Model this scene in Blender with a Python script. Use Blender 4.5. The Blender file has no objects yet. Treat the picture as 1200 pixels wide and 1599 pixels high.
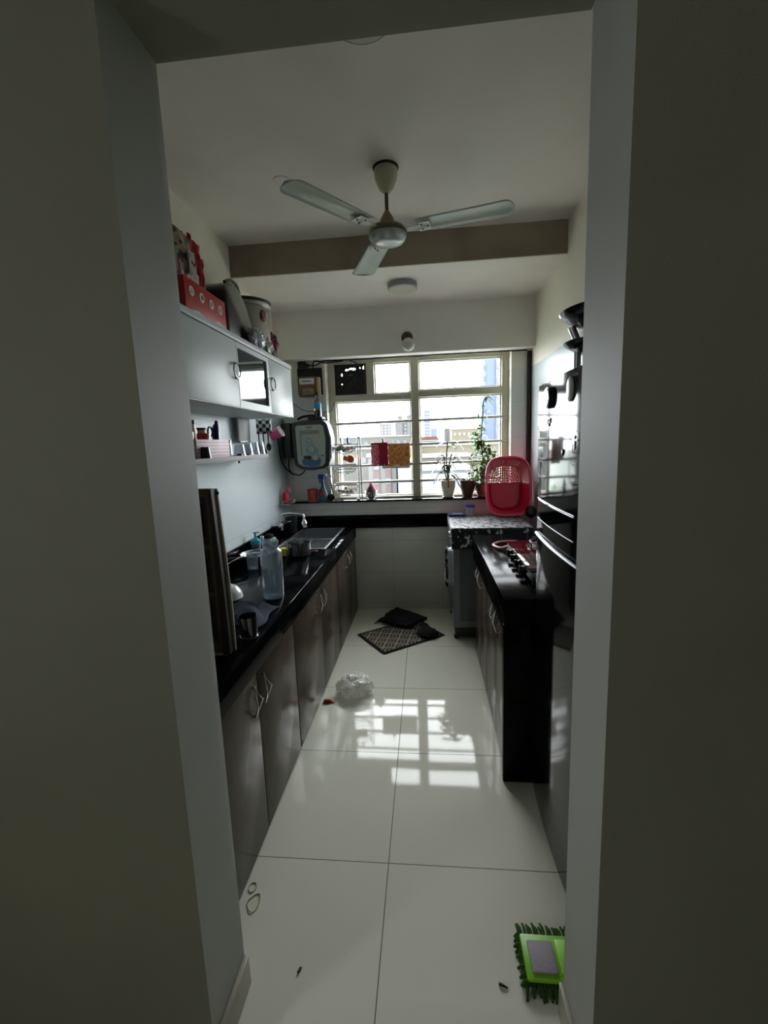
import bpy, bmesh, math, random
from mathutils import Vector, Matrix, noise
C = bpy.context.scene.collection
SC = bpy.context.scene
random.seed(7)
PI = math.pi

# ------------------------------------------------------------------ camera, world, exposure
cy, sy = math.cos(0.097299), math.sin(0.097299)
cp, sp = math.cos(0.152589), math.sin(0.152589)
cr, sr = math.cos(-0.035888), math.sin(-0.035888)
fwd = Vector((-sy*cp, cy*cp, -sp)); rt = Vector((cy, sy, 0)); up = rt.cross(fwd)
r2 = cr*rt + sr*up; u2 = -sr*rt + cr*up
cam_d = bpy.data.cameras.new('camera'); cam = bpy.data.objects.new('camera', cam_d); C.objects.link(cam)
m = Matrix((r2, u2, -fwd)).transposed().to_4x4(); m.translation = (0, 0, 1.543)
cam.matrix_world = m
cam_d.sensor_fit = 'HORIZONTAL'; cam_d.sensor_width = 36; cam_d.lens = 699.395*36/1200
cam_d.clip_start = 0.02; cam_d.clip_end = 2000
SC.camera = cam
SC.view_settings.view_transform = 'Standard'; SC.view_settings.look = 'None'
SC.view_settings.gamma = 1; SC.view_settings.use_curve_mapping = False
SC.view_settings.exposure = 0.13
SKY = 26.0
w = bpy.data.worlds.new('overcast_sky'); SC.world = w; w.use_nodes = True
wn = w.node_tree.nodes; wl = w.node_tree.links
bgn = wn['Background']; bgn.inputs[1].default_value = SKY
tc = wn.new('ShaderNodeTexCoord'); ns = wn.new('ShaderNodeTexNoise'); ns.inputs['Scale'].default_value = 2.2
cr_ = wn.new('ShaderNodeValToRGB'); cr_.color_ramp.elements[0].color = (.86, .92, 1, 1); cr_.color_ramp.elements[1].color = (1, .99, .97, 1)
wl.new(tc.outputs['Generated'], ns.inputs['Vector']); wl.new(ns.outputs['Fac'], cr_.inputs[0]); wl.new(cr_.outputs[0], bgn.inputs[0])

def portal(name, loc, rot, sx, sy_):
    l = bpy.data.lights.new(name, 'AREA'); l.shape = 'RECTANGLE'; l.size = sx; l.size_y = sy_
    l.cycles.is_portal = True
    o = bpy.data.objects.new(name, l); o.location = loc; o.rotation_euler = rot; C.objects.link(o)
portal('window_portal', (-.08, 4.2, 1.66), (-PI/2, 0, 0), 1.6, 1.26)
portal('living_room_portal', (-2.62, -1.1, 1.55), (0, -PI/2, 0), .7, .45)
cy_ = SC.cycles
cy_.max_bounces = 12; cy_.diffuse_bounces = 9; cy_.glossy_bounces = 5; cy_.transmission_bounces = 8; cy_.transparent_max_bounces = 12
cy_.sample_clamp_indirect = 12; cy_.blur_glossy = 1.0
cy_.caustics_reflective = True; cy_.caustics_refractive = False
cy_.use_denoising = True

# ------------------------------------------------------------------ materials
def hexc(s):
    v = [int(s[i:i+2], 16)/255 for i in (0, 2, 4)]
    return tuple((x/12.92 if x <= .04045 else ((x+.055)/1.055)**2.4) for x in v) + (1,)
MC = {}
def mat(name, col, rough=.5, metal=0., spec=.5, bump=0., bscale=40., var=0., vscale=6., coat=0., trans=0., alpha=1., sss=0.):
    if name in MC: return MC[name]
    M = bpy.data.materials.new(name); M.use_nodes = True
    n, l = M.node_tree.nodes, M.node_tree.links
    p = n['Principled BSDF']
    c = hexc(col) if isinstance(col, str) else tuple(col) + (1,)
    p.inputs['Base Color'].default_value = c
    p.inputs['Roughness'].default_value = rough; p.inputs['Metallic'].default_value = metal
    p.inputs['Specular IOR Level'].default_value = spec
    if coat: p.inputs['Coat Weight'].default_value = coat; p.inputs['Coat Roughness'].default_value = .05
    if trans: p.inputs['Transmission Weight'].default_value = trans
    if alpha < 1: p.inputs['Alpha'].default_value = alpha
    t = n.new('ShaderNodeTexCoord')
    if var or bump:
        x = n.new('ShaderNodeTexNoise'); x.inputs['Scale'].default_value = vscale; x.inputs['Detail'].default_value = 4
        l.new(t.outputs['Object'], x.inputs['Vector'])
    if var:
        mx = n.new('ShaderNodeMix'); mx.data_type = 'RGBA'
        mx.inputs[6].default_value = c
        mx.inputs[7].default_value = tuple(q*(1-var) for q in c[:3]) + (1,)
        cr2 = n.new('ShaderNodeValToRGB'); cr2.color_ramp.elements[0].position = .42; cr2.color_ramp.elements[1].position = .72
        l.new(x.outputs['Fac'], cr2.inputs[0]); l.new(cr2.outputs[0], mx.inputs[0]); l.new(mx.outputs[2], p.inputs['Base Color'])
    if bump:
        y = n.new('ShaderNodeTexNoise'); y.inputs['Scale'].default_value = bscale; y.inputs['Detail'].default_value = 3
        l.new(t.outputs['Object'], y.inputs['Vector'])
        b = n.new('ShaderNodeBump'); b.inputs['Strength'].default_value = bump; b.inputs['Distance'].default_value = .01
        l.new(y.outputs['Fac'], b.inputs['Height']); l.new(b.outputs[0], p.inputs['Normal'])
    MC[name] = M; return M

def math_node(n, l, op, a, b=None, c=None):
    q = n.new('ShaderNodeMath'); q.operation = op
    for i, v in enumerate((a, b, c)):
        if v is None: continue
        if isinstance(v, (int, float)): q.inputs[i].default_value = v
        else: l.new(v, q.inputs[i])
    return q.outputs[0]
def grid_line(n, l, src, off, size, halfw):
    """1 on joint lines of a coordinate"""
    f = math_node(n, l, 'FRACT', math_node(n, l, 'DIVIDE', math_node(n, l, 'SUBTRACT', src, off), size))
    d = math_node(n, l, 'ABSOLUTE', math_node(n, l, 'SUBTRACT', f, .5))
    return math_node(n, l, 'GREATER_THAN', d, .5 - halfw/size)
def tiled(name, col, joint, rough, lines, paint=None, var=.06, spec=.5, wob=0., refl_tilt=0.):
    """lines: list of (axis, offset, size, half width); paint=(z, colour, roughness) above z"""
    M = bpy.data.materials.new(name); M.use_nodes = True
    n, l = M.node_tree.nodes, M.node_tree.links; p = n['Principled BSDF']
    t = n.new('ShaderNodeTexCoord'); s = n.new('ShaderNodeSeparateXYZ'); l.new(t.outputs['Object'], s.inputs[0])
    g = None
    for ax, off, size, hw in lines:
        k = grid_line(n, l, s.outputs['XYZ'.index(ax)], off, size, hw)
        g = k if g is None else math_node(n, l, 'MAXIMUM', g, k)
    x = n.new('ShaderNodeTexNoise'); x.inputs['Scale'].default_value = 1.7; x.inputs['Detail'].default_value = 5
    l.new(t.outputs['Object'], x.inputs['Vector'])
    c = hexc(col)
    a = n.new('ShaderNodeMix'); a.data_type = 'RGBA'; a.inputs[6].default_value = c; a.inputs[7].default_value = tuple(v*(1-var) for v in c[:3])+(1,)
    l.new(x.outputs['Fac'], a.inputs[0])
    b = n.new('ShaderNodeMix'); b.data_type = 'RGBA'; b.inputs[7].default_value = hexc(joint)
    l.new(a.outputs[2], b.inputs[6]); l.new(g, b.inputs[0])
    rough_out = math_node(n, l, 'MULTIPLY_ADD', g, .5, rough)
    col_out = b.outputs[2]
    if paint:
        hi = math_node(n, l, 'GREATER_THAN', s.outputs[2], paint[0])
        d = n.new('ShaderNodeMix'); d.data_type = 'RGBA'; d.inputs[7].default_value = hexc(paint[1])
        l.new(col_out, d.inputs[6]); l.new(hi, d.inputs[0]); col_out = d.outputs[2]
        e = n.new('ShaderNodeMix'); e.data_type = 'FLOAT'; e.inputs[3].default_value = paint[2]
        l.new(rough_out, e.inputs[2]); l.new(hi, e.inputs[0]); rough_out = e.outputs[0]
    l.new(col_out, p.inputs['Base Color']); l.new(rough_out, p.inputs['Roughness'])
    p.inputs['Specular IOR Level'].default_value = spec
    if wob:
        y = n.new('ShaderNodeTexNoise'); y.inputs['Scale'].default_value = 2.5
        l.new(t.outputs['Object'], y.inputs['Vector'])
        bb = n.new('ShaderNodeBump'); bb.inputs['Strength'].default_value = wob; bb.inputs['Distance'].default_value = .01
        l.new(y.outputs['Fac'], bb.inputs['Height']); nrm = bb.outputs[0]
        if refl_tilt:  # tilts the shading normal to shift the window reflection; the floor stays flat
            va = n.new('ShaderNodeVectorMath'); va.operation = 'ADD'; va.inputs[1].default_value = (0, refl_tilt, 0); l.new(nrm, va.inputs[0])
            vn = n.new('ShaderNodeVectorMath'); vn.operation = 'NORMALIZE'; l.new(va.outputs[0], vn.inputs[0]); nrm = vn.outputs[0]
        l.new(nrm, p.inputs['Normal'])
    MC[name] = M; return M

FLOOR = tiled('glossy_vitrified_tile', 'dcdccd', '6a6a60', .045, [('X', -.17, 1.2, .0017), ('Y', .237, .6, .0017)], wob=.03, spec=.17, refl_tilt=-.03)
WALLT = tiled('glossy_wall_tile', 'bcc5c8', '979ca0', .34, [('Z', .355, .6, .0012)], paint=(2.13, 'ece8d8', .55), wob=.05, spec=.1)
BACKT = tiled('back_wall_tile', 'e0e1da', 'a8a9a2', .2, [('Z', .355, .3, .0012), ('X', .13, .45, .0012)], paint=(2.13, 'e4e1d2', .6))
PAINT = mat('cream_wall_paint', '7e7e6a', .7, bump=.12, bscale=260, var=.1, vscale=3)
CEIL = mat('white_ceiling_paint', 'efe8e0', .75, var=.13, vscale=1.3)
BEAMP = mat('stained_beam_paint', 'a69886', .75, var=.45, vscale=2.4)
HEADP = mat('header_paint', 'e6e3dc', .6, var=.06, vscale=2)
SKIRT = mat('skirting_tile', '9f9b8b', .3, var=.12, vscale=9)
def polished_stone(name, col, rough, f0, f1):
    M = mat(name, col, .5, spec=0., var=.5, vscale=300); n, l = M.node_tree.nodes, M.node_tree.links
    g = n.new('ShaderNodeBsdfGlossy'); g.inputs['Roughness'].default_value = rough; lw = n.new('ShaderNodeLayerWeight'); lw.inputs[0].default_value = .5
    f = math_node(n, l, 'MULTIPLY_ADD', math_node(n, l, 'POWER', lw.outputs['Facing'], 3.), f1, f0)
    mx = n.new('ShaderNodeMixShader'); l.new(f, mx.inputs[0]); l.new(n['Principled BSDF'].outputs[0], mx.inputs[1]); l.new(g.outputs[0], mx.inputs[2])
    l.new(mx.outputs[0], n['Material Output'].inputs[0]); return M
GRAN = polished_stone('black_granite', '07080b', .09, .008, .22)
GRANR = polished_stone('black_granite_counter', '0a080b', .13, .006, .13)
LAM = mat('brown_wood_laminate', '4a4038', .2, var=.1, vscale=5, spec=.16)
LAM.node_tree.nodes  # grain stretched along the height
for nd in LAM.node_tree.nodes:
    if nd.type == 'TEX_NOISE':
        mp = LAM.node_tree.nodes.new('ShaderNodeMapping'); mp.inputs['Scale'].default_value = (9, 9, .6)
        tcn = [q for q in LAM.node_tree.nodes if q.type == 'TEX_COORD'][0]
        LAM.node_tree.links.new(tcn.outputs['Object'], mp.inputs[0]); LAM.node_tree.links.new(mp.outputs[0], nd.inputs['Vector'])
CARC = mat('dark_carcass', '1c1714', .5)
WLAM = mat('pale_grey_laminate', 'c2c9c9', .38, spec=.1, var=.05, vscale=3)
STEEL = mat('stainless_steel', 'b9bcbf', .2, metal=1, var=.15, vscale=20)
BRUSH = mat('brushed_steel', '9da1a4', .32, metal=1)
CHROME = mat('chrome', 'd5d7da', .08, metal=1)
BLACKP = mat('black_plastic', '0c0d10', .35)
BLACKR = mat('black_rubber', '08080a', .7)
FRIDGE = mat('dark_mirror_glass', '2f3238', .07, metal=.92, spec=.3)
FRSIDE = mat('fridge_grey_side', '4b4f55', .35, metal=.3)
FRAMEM = mat('cream_aluminium', 'b3af9d', .4, var=.08)
BARM = mat('grille_grey', 'a3a19d', .45, metal=.3)
WHITEP = mat('white_plastic', 'd8d8d4', .3)
CREAMP = mat('aged_cream_enamel', 'c6c4ac', .3, var=.15, vscale=8)
BLADE = mat('fan_blade_enamel', 'b4beb0', .3, var=.1, vscale=5)
BROWNM = mat('brown_enamel', '5d4a34', .4)
RED = mat('red_plastic', 'c42b3c', .35)
PINKR = mat('pinkish_red_plastic', 'cf2746', .35, spec=.5)
SOIL = mat('soil', '2a1d14', .9)
LEAF = mat('green_leaf', '5f8a3a', .5, var=.4, vscale=30)
LEAFD = mat('dark_green_leaf', '46592f', .5, var=.4, vscale=30)
STEMM = mat('plant_stem', '5b4a34', .7)

def glassy(name, tint, gloss=.08, rough=.02, milk=0.):
    M = bpy.data.materials.new(name); M.use_nodes = True
    n, l = M.node_tree.nodes, M.node_tree.links
    n.remove(n['Principled BSDF'])
    t = n.new('ShaderNodeBsdfTransparent'); t.inputs[0].default_value = tuple(tint)+(1,)
    g = n.new('ShaderNodeBsdfGlossy'); g.inputs['Roughness'].default_value = rough
    mx = n.new('ShaderNodeMixShader'); fr = n.new('ShaderNodeLayerWeight'); fr.inputs[0].default_value = .25
    mm = math_node(n, l, 'MULTIPLY_ADD', fr.outputs['Facing'], .5, gloss)
    l.new(mm, mx.inputs[0])
    l.new(t.outputs[0], mx.inputs[1]); l.new(g.outputs[0], mx.inputs[2]); out = mx.outputs[0]
    if milk:
        df = n.new('ShaderNodeBsdfDiffuse'); df.inputs[0].default_value = (.7, .76, .82, 1)
        m2 = n.new('ShaderNodeMixShader'); m2.inputs[0].default_value = milk; l.new(out, m2.inputs[1]); l.new(df.outputs[0], m2.inputs[2]); out = m2.outputs[0]
    l.new(out, n['Material Output'].inputs[0])
    MC[name] = M; return M
GLASS = glassy('clear_window_glass', (.97, .98, .98), .02)
JARG = glassy('thin_clear_glass', (.86, .9, .93), .10, .05, .07)
POLY = mat('clear_polythene', 'f2f2ee', .2, alpha=.6, spec=.5)

def pattern_mat(name, kind, c1, c2, scale, rough=.7, thr=.5):
    M = bpy.data.materials.new(name); M.use_nodes = True
    n, l = M.node_tree.nodes, M.node_tree.links; p = n['Principled BSDF']; p.inputs['Roughness'].default_value = rough
    t = n.new('ShaderNodeTexCoord'); s = n.new('ShaderNodeSeparateXYZ'); l.new(t.outputs['Object'], s.inputs[0])
    a = n.new('ShaderNodeMix'); a.data_type = 'RGBA'; a.inputs[6].default_value = hexc(c1); a.inputs[7].default_value = hexc(c2)
    if kind == 'noise':
        x = n.new('ShaderNodeTexNoise'); x.inputs['Scale'].default_value = scale; x.inputs['Detail'].default_value = 2
        l.new(t.outputs['Object'], x.inputs['Vector']); f = math_node(n, l, 'GREATER_THAN', x.outputs['Fac'], thr)
    elif kind == 'voronoi':
        x = n.new('ShaderNodeTexVoronoi'); x.inputs['Scale'].default_value = scale
        l.new(t.outputs['Object'], x.inputs['Vector']); f = math_node(n, l, 'LESS_THAN', x.outputs['Distance'], thr)
    elif kind == 'keys':   # rows of nested square spirals
        u = math_node(n, l, 'ABSOLUTE', math_node(n, l, 'SUBTRACT', math_node(n, l, 'FRACT', math_node(n, l, 'MULTIPLY', math_node(n, l, 'ADD', s.outputs[0], s.outputs[1]), scale)), .5))
        v = math_node(n, l, 'ABSOLUTE', math_node(n, l, 'SUBTRACT', math_node(n, l, 'FRACT', math_node(n, l, 'MULTIPLY', math_node(n, l, 'SUBTRACT', s.outputs[0], s.outputs[1]), scale)), .5))
        d = math_node(n, l, 'MAXIMUM', u, v)
        f = math_node(n, l, 'GREATER_THAN', math_node(n, l, 'FRACT', math_node(n, l, 'MULTIPLY', d, 4.0)), thr)
        bx = math_node(n, l, 'LESS_THAN', math_node(n, l, 'ABSOLUTE', s.outputs[0]), .262)
        by = math_node(n, l, 'LESS_THAN', math_node(n, l, 'ABSOLUTE', s.outputs[1]), .188)
        f = math_node(n, l, 'MULTIPLY', f, math_node(n, l, 'MULTIPLY', bx, by))
    elif kind == 'dots':   # square holes on a grid in Y/Z
        u = math_node(n, l, 'LESS_THAN', math_node(n, l, 'ABSOLUTE', math_node(n, l, 'SUBTRACT', math_node(n, l, 'FRACT', math_node(n, l, 'MULTIPLY', s.outputs[1], scale)), .5)), thr)
        v = math_node(n, l, 'LESS_THAN', math_node(n, l, 'ABSOLUTE', math_node(n, l, 'SUBTRACT', math_node(n, l, 'FRACT', math_node(n, l, 'MULTIPLY', s.outputs[2], scale)), .5)), thr)
        f = math_node(n, l, 'MULTIPLY', u, v)
    elif kind == 'checks':
        x = n.new('ShaderNodeTexChecker'); x.inputs['Scale'].default_value = scale
        l.new(t.outputs['Object'], x.inputs['Vector']); f = x.outputs['Fac']
    elif kind == 'facade':  # window openings on X and Z
        u = math_node(n, l, 'LESS_THAN', math_node(n, l, 'ABSOLUTE', math_node(n, l, 'SUBTRACT', math_node(n, l, 'FRACT', math_node(n, l, 'DIVIDE', s.outputs[0], scale[0])), .5)), thr)
        v = math_node(n, l, 'LESS_THAN', math_node(n, l, 'ABSOLUTE', math_node(n, l, 'SUBTRACT', math_node(n, l, 'FRACT', math_node(n, l, 'DIVIDE', s.outputs[2], scale[1])), .5)), .25)
        f = math_node(n, l, 'MULTIPLY', u, v)
    l.new(f, a.inputs[0]); l.new(a.outputs[2], p.inputs['Base Color'])
    MC[name] = M; return M

# ------------------------------------------------------------------ mesh helpers
class MB:
    def __init__(s): s.b = bmesh.new()
    def box(s, x0, x1, y0, y1, z0, z1, bev=0., rot=None):
        r = bmesh.ops.create_cube(s.b, size=1)
        vs = r['verts']
        bmesh.ops.scale(s.b, vec=(abs(x1-x0), abs(y1-y0), abs(z1-z0)), verts=vs)
        if bev:
            es = list({e for v in vs for e in v.link_edges})
            q = bmesh.ops.bevel(s.b, geom=es, offset=bev, segments=2, affect='EDGES', profile=.5)
            vs = list({v for f in q['faces'] for v in f.verts} | {v for v in vs if v.is_valid})
        if rot: bmesh.ops.rotate(s.b, cent=(0, 0, 0), matrix=rot, verts=vs)
        bmesh.ops.translate(s.b, vec=((x0+x1)/2, (y0+y1)/2, (z0+z1)/2), verts=vs)
        return s
    def lathe(s, prof, c=(0, 0, 0), n=32, M=None, closed=False):
        rings = []
        for r, z in prof:
            ring = []
            for i in range(n):
                a = 2*PI*i/n; p = Vector((r*math.cos(a), r*math.sin(a), z))
                if M: p = M @ p
                ring.append(s.b.verts.new(p + Vector(c)))
            rings.append(ring)
        for a, b in zip(rings, rings[1:]):
            for i in range(n):
                s.b.faces.new((a[i], a[(i+1) % n], b[(i+1) % n], b[i]))
        if prof[0][0] > 1e-4: s.b.faces.new(list(reversed(rings[0])))
        if prof[-1][0] > 1e-4 and not closed: s.b.faces.new(rings[-1])
        return s
    def cyl(s, r, p0, p1, n=20): return s.tube([p0, p1], r, n)
    def tube(s, pts, r, n=8, loop=False, cap=True):
        pts = [Vector(p) for p in pts]; rings = []; prev = None; N = len(pts)
        for i, p in enumerate(pts):
            if loop: d = pts[(i+1) % N] - pts[i-1]
            else: d = pts[min(i+1, N-1)] - pts[max(i-1, 0)]
            d.normalize()
            if prev is None:
                a = d.orthogonal().normalized()
            else:
                a = prev - d*prev.dot(d)
                a = a.normalized() if a.length > 1e-6 else d.orthogonal().normalized()
            prev = a; b = d.cross(a)
            rr = r[i] if isinstance(r, (list, tuple)) else r
            rings.append([s.b.verts.new(p + rr*(math.cos(2*PI*k/n)*a + math.sin(2*PI*k/n)*b)) for k in range(n)])
        prs = list(zip(rings, rings[1:])) + ([(rings[-1], rings[0])] if loop else [])
        for a, b in prs:
            for k in range(n):
                s.b.faces.new((a[k], a[(k+1) % n], b[(k+1) % n], b[k]))
        if not loop and cap:
            s.b.faces.new(list(reversed(rings[0]))); s.b.faces.new(rings[-1])
        return s
    def prism(s, pts, axis, a0, a1):
        """extrude a polygon; pts are the two other coordinates in xyz order"""
        def P(u, v, t):
            return {'x': (t, u, v), 'y': (u, t, v), 'z': (u, v, t)}[axis]
        A = [s.b.verts.new(P(u, v, a0)) for u, v in pts]; B = [s.b.verts.new(P(u, v, a1)) for u, v in pts]
        n = len(pts); s.b.faces.new(A); s.b.faces.new(list(reversed(B)))
        for i in range(n): s.b.faces.new((A[i], B[i], B[(i+1) % n], A[(i+1) % n]))
        return s
    def sphere(s, c, r, sc=(1, 1, 1), n=20):
        q = bmesh.ops.create_uvsphere(s.b, u_segments=n, v_segments=n//2+2, radius=r)['verts']
        bmesh.ops.scale(s.b, vec=sc, verts=q); bmesh.ops.translate(s.b, vec=c, verts=q); return s
    def sheet(s, f, nu, nv, thick=0.):
        """f(u,v)->point, u,v in 0..1"""
        g = [[s.b.verts.new(f(i/nu, j/nv)) for j in range(nv+1)] for i in range(nu+1)]
        for i in range(nu):
            for j in range(nv): s.b.faces.new((g[i][j], g[i+1][j], g[i+1][j+1], g[i][j+1]))
        return s
def link(name, mb, m, parent=None, smooth=True, ang=40, solid=0.):
    me = bpy.data.meshes.new(name)
    bmesh.ops.recalc_face_normals(mb.b, faces=mb.b.faces[:])
    mb.b.to_mesh(me); mb.b.free()
    for q in (m if isinstance(m, (list, tuple)) else [m]): me.materials.append(q)
    if smooth:
        me.polygons.foreach_set('use_smooth', [True]*len(me.polygons))
        me.set_sharp_from_angle(angle=math.radians(ang))
    o = bpy.data.objects.new(name, me); C.objects.link(o)
    if parent: o.parent = parent; o.matrix_parent_inverse = Matrix.Translation(-parent.location)
    if solid:
        md = o.modifiers.new('thickness', 'SOLIDIFY'); md.thickness = solid; md.offset = 0
    return o
def tag(o, label, cat, group=None, kind=None):
    o['label'] = label; o['category'] = cat
    if group: o['group'] = group
    if kind: o['kind'] = kind
    return o
def thing(name, label, cat, loc=(0, 0, 0), group=None):
    o = bpy.data.objects.new(name, None); C.objects.link(o); o.location = loc; o.empty_display_size = .05
    return tag(o, label, cat, group)
def struct(name, mb, m, parent=None, **k):
    o = link(name, mb, m, parent, **k)
    if not parent: o['kind'] = 'structure'
    return o
def copy_tree(root, off, label=None):
    r = root.copy(); C.objects.link(r); r.location = root.location + Vector(off)
    for ch in [o for o in bpy.data.objects if o.parent == root]:
        c = ch.copy(); C.objects.link(c); c.parent = r
        for g in [o for o in bpy.data.objects if o.parent == ch]:
            d = g.copy(); C.objects.link(d); d.parent = c
    if label: r['label'] = label
    return r
def arc(c, r, a0, a1, n, plane='xz'):
    out = []
    for i in range(n+1):
        a = a0 + (a1-a0)*i/n; u, v = r*math.cos(a), r*math.sin(a)
        out.append({'xz': (c[0]+u, c[1], c[2]+v), 'xy': (c[0]+u, c[1]+v, c[2]), 'yz': (c[0], c[1]+u, c[2]+v)}[plane])
    return out

# ------------------------------------------------------------------ shell
XL, XR, YB = -1.27, .90, 4.02
struct('floor', MB().box(-2.6, 2.6, -3.2, 4.3, -.1, 0), FLOOR, smooth=False)
struct('wall_left', MB().box(XL-.15, XL, 1.04, 4.3, 0, 2.95), WALLT, smooth=False)
struct('wall_right', MB().box(XR, XR+.15, 1.04, 4.3, 0, 2.95), WALLT, smooth=False)
WX0, WX1, WZ0, WZ1 = -.87, .735, 1.02, 2.285
b = MB().box(XL, WX0, YB, 4.24, 0, 2.66).box(WX1, XR, YB, 4.24, 0, 2.66).box(WX0, WX1, YB, 4.24, 0, WZ0).box(WX0, WX1, YB, 4.24, WZ1, 2.66)
struct('wall_back', b, BACKT, smooth=False)
# partition wall between living room and kitchen with the doorway
JL, JR, PY0, PY1, HT = -.554, .337, .85, 1.04, 2.357
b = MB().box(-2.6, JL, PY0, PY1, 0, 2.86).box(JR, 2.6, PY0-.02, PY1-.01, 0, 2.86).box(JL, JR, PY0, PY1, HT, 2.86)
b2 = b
wf_ = struct('wall_front', b2, [PAINT, mat('smooth_jamb_grey', 'a0a29a', .6, var=.08, vscale=2)], smooth=False)
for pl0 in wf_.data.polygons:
    if abs(pl0.normal.x) > .9: pl0.material_index = 1  # sideways faces take a paler, smoother grey than the wall front
struct('ceiling', MB().box(-2.6, 2.6, -3.2, 3.08, 2.86, 2.96), CEIL, smooth=False)
struct('trim_1', MB().box(XL, XR, 3.08, 3.11, 2.665, 2.86), BEAMP, smooth=False)
struct('ceiling', MB().box(XL-.15, XR+.15, 3.11, 4.3, 2.66, 2.96).box(XL, XR, 3.08, 3.11, 2.66, 2.665), CEIL, smooth=False)
struct('trim_2', MB().box(XL, XR, 3.88, YB, 2.275, 2.66), HEADP, smooth=False)
# living room around the camera, with an unseen left opening sized for its light
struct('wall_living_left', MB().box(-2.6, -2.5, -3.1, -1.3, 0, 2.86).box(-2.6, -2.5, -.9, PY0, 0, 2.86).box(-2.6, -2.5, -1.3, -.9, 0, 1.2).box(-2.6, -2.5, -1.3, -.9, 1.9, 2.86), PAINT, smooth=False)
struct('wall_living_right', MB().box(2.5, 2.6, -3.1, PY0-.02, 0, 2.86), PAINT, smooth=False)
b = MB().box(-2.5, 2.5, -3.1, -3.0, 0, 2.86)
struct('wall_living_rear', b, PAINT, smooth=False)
# skirtings in the doorway
struct('baseboard_left', MB().box(JL, JL+.014, PY0, PY1, 0, .095, .002), SKIRT)
struct('baseboard_right', MB().box(JR-.012, JR, PY0-.02, PY1-.01, 0, .10, .002), SKIRT)
# granite strips
struct('trim_3', MB().box(XL, .18, YB-.02, YB, .78, .90, .002), GRAN)
struct('trim_4', MB().box(XL, XL+.015, 1.04, YB-.02, .8105, .893, .002), GRAN)
# sill of granite
struct('trim_5', MB().box(XL, XR, YB-.03, YB, 1.02, 1.04, .003).box(WX0, WX1, YB, 4.22, 1.02, 1.04), mat('speckled_sill', '0c0c0e', .12, var=.3, vscale=90))

# ------------------------------------------------------------------ window
YF = 4.13
win = bpy.data.objects.new('window_1', None); C.objects.link(win); win['kind'] = 'structure'; win.location = (0, YF, 1.04)
F0, F1, Z0, Z1 = WX0, WX1, 1.04, WZ1
b = MB().box(F0, F0+.06, YF, YF+.06, Z0, Z1, .003).box(F1-.06, F1, YF, YF+.06, Z0, Z1, .003)
b.box(F0+.06, F1-.06, YF+.001, YF+.059, Z1-.03, Z1, .003).box(F0+.06, F1-.06, YF+.001, YF+.059, Z0, Z0+.015, .002)
link('frame', b, FRAMEM, win)
link('mullion', MB().box(-.125, -.052, YF-.012, YF+.058, Z0+.005, Z1-.005, .004), FRAMEM, win)
link('transom', MB().box(F0+.06, -.125, YF-.005, YF+.05, 1.925, 1.985, .003).box(-.052, F1-.06, YF-.005, YF+.05, 1.94, 2.0, .003), FRAMEM, win)
link('mullion', MB().box(-.52, -.45, YF-.006, YF+.052, 1.985, Z1-.03, .003), FRAMEM, win)
link('edge_trim', MB().box(-.45, -.125, YF+.052, YF+.058, 1.985, 2.0).box(-.052, F1-.06, YF+.052, YF+.058, 2.0, 2.015), mat('green_rubber_seal', '7f9f8a', .6), win)
# sliding sashes: slim frames and panes
for x0, x1, z0, z1, yy in ((F0+.06, -.125, 1.055, 1.925, YF+.03), (-.052, F1-.06, 1.055, 1.94, YF+.03), (-.45, -.125, 1.985, 2.255, YF+.03), (-.052, F1-.06, 2.0, 2.255, YF+.03)):
    b = MB(); t = .014
    b.box(x0, x0+t, yy, yy+.02, z0, z1).box(x1-t, x1, yy, yy+.02, z0, z1).box(x0+t, x1-t, yy, yy+.02, z0, z0+t).box(x0+t, x1-t, yy, yy+.02, z1-t, z1)
    sash = link('sash', b, WHITEP, win)
    g = link('pane', MB().box(x0+t, x1-t, yy+.008, yy+.011, z0+t, z1-t), GLASS, sash, smooth=False)
YG = YF-.012
for z in (1.73, 1.52, 1.345, 1.19):
    link('grille_bar', MB().cyl(.0125, (F0+.02, YG, z-.003), (-.1, YG, z+.003), 10), BARM, win)
    link('grille_bar', MB().cyl(.0125, (-.08, YG, z+.003), (F1-.02, YG, z+.008), 10), BARM, win)

# black board in the upper left opening, with ragged gaps that let daylight through
N = 40
vb = MB(); X0, X1, Q0, Q1 = F0+.055, -.52, 1.985, 2.255
holes = [(.40, .82, .06, .02), (.55, .845, .09, .022), (.62, .84, .05, .03), (.24, .66, .02, .05), (.83, .88, .03, .035), (.93, .86, .035, .05), (.95, .93, .03, .03), (.24, .36, .012, .02)]
def inhole(u, v): return any(((u-a)/c)**2 + ((v-b_)/d)**2 < 1 + .5*noise.noise((u*30, v*30, 0)) for a, b_, c, d in holes)
V = {}
def gv(i, j, y):
    k = (i, j, y)
    if k not in V: V[k] = vb.b.verts.new((X0+(X1-X0)*i/N, y+.006*noise.noise((i*.25, j*.25, 3)), Q0+(Q1-Q0)*j/N))
    return V[k]
for i in range(N):
    for j in range(N):
        if not inhole((i+.5)/N, (j+.5)/N):
            vb.b.faces.new((gv(i, j, YF+.02), gv(i+1, j, YF+.02), gv(i+1, j+1, YF+.02), gv(i, j+1, YF+.02)))
ex = thing('ventilation_board', 'black square board with torn gaps blocking the top left window opening', 'vent board', (X0, YF+.02, Q0))
link('board', vb, mat('black_polythene', '05060a', .6), ex, solid=.004)
link('rusty_edge', MB().box(X1-.02, X1, YF+.008, YF+.014, Q0+.002, Q1-.002, .001).box(X0, X1-.02, YF+.008, YF+.014, Q0+.002, Q0+.012, .001), mat('rusty_brown', '3a1d15', .6, var=.4, vscale=30), ex)
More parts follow.
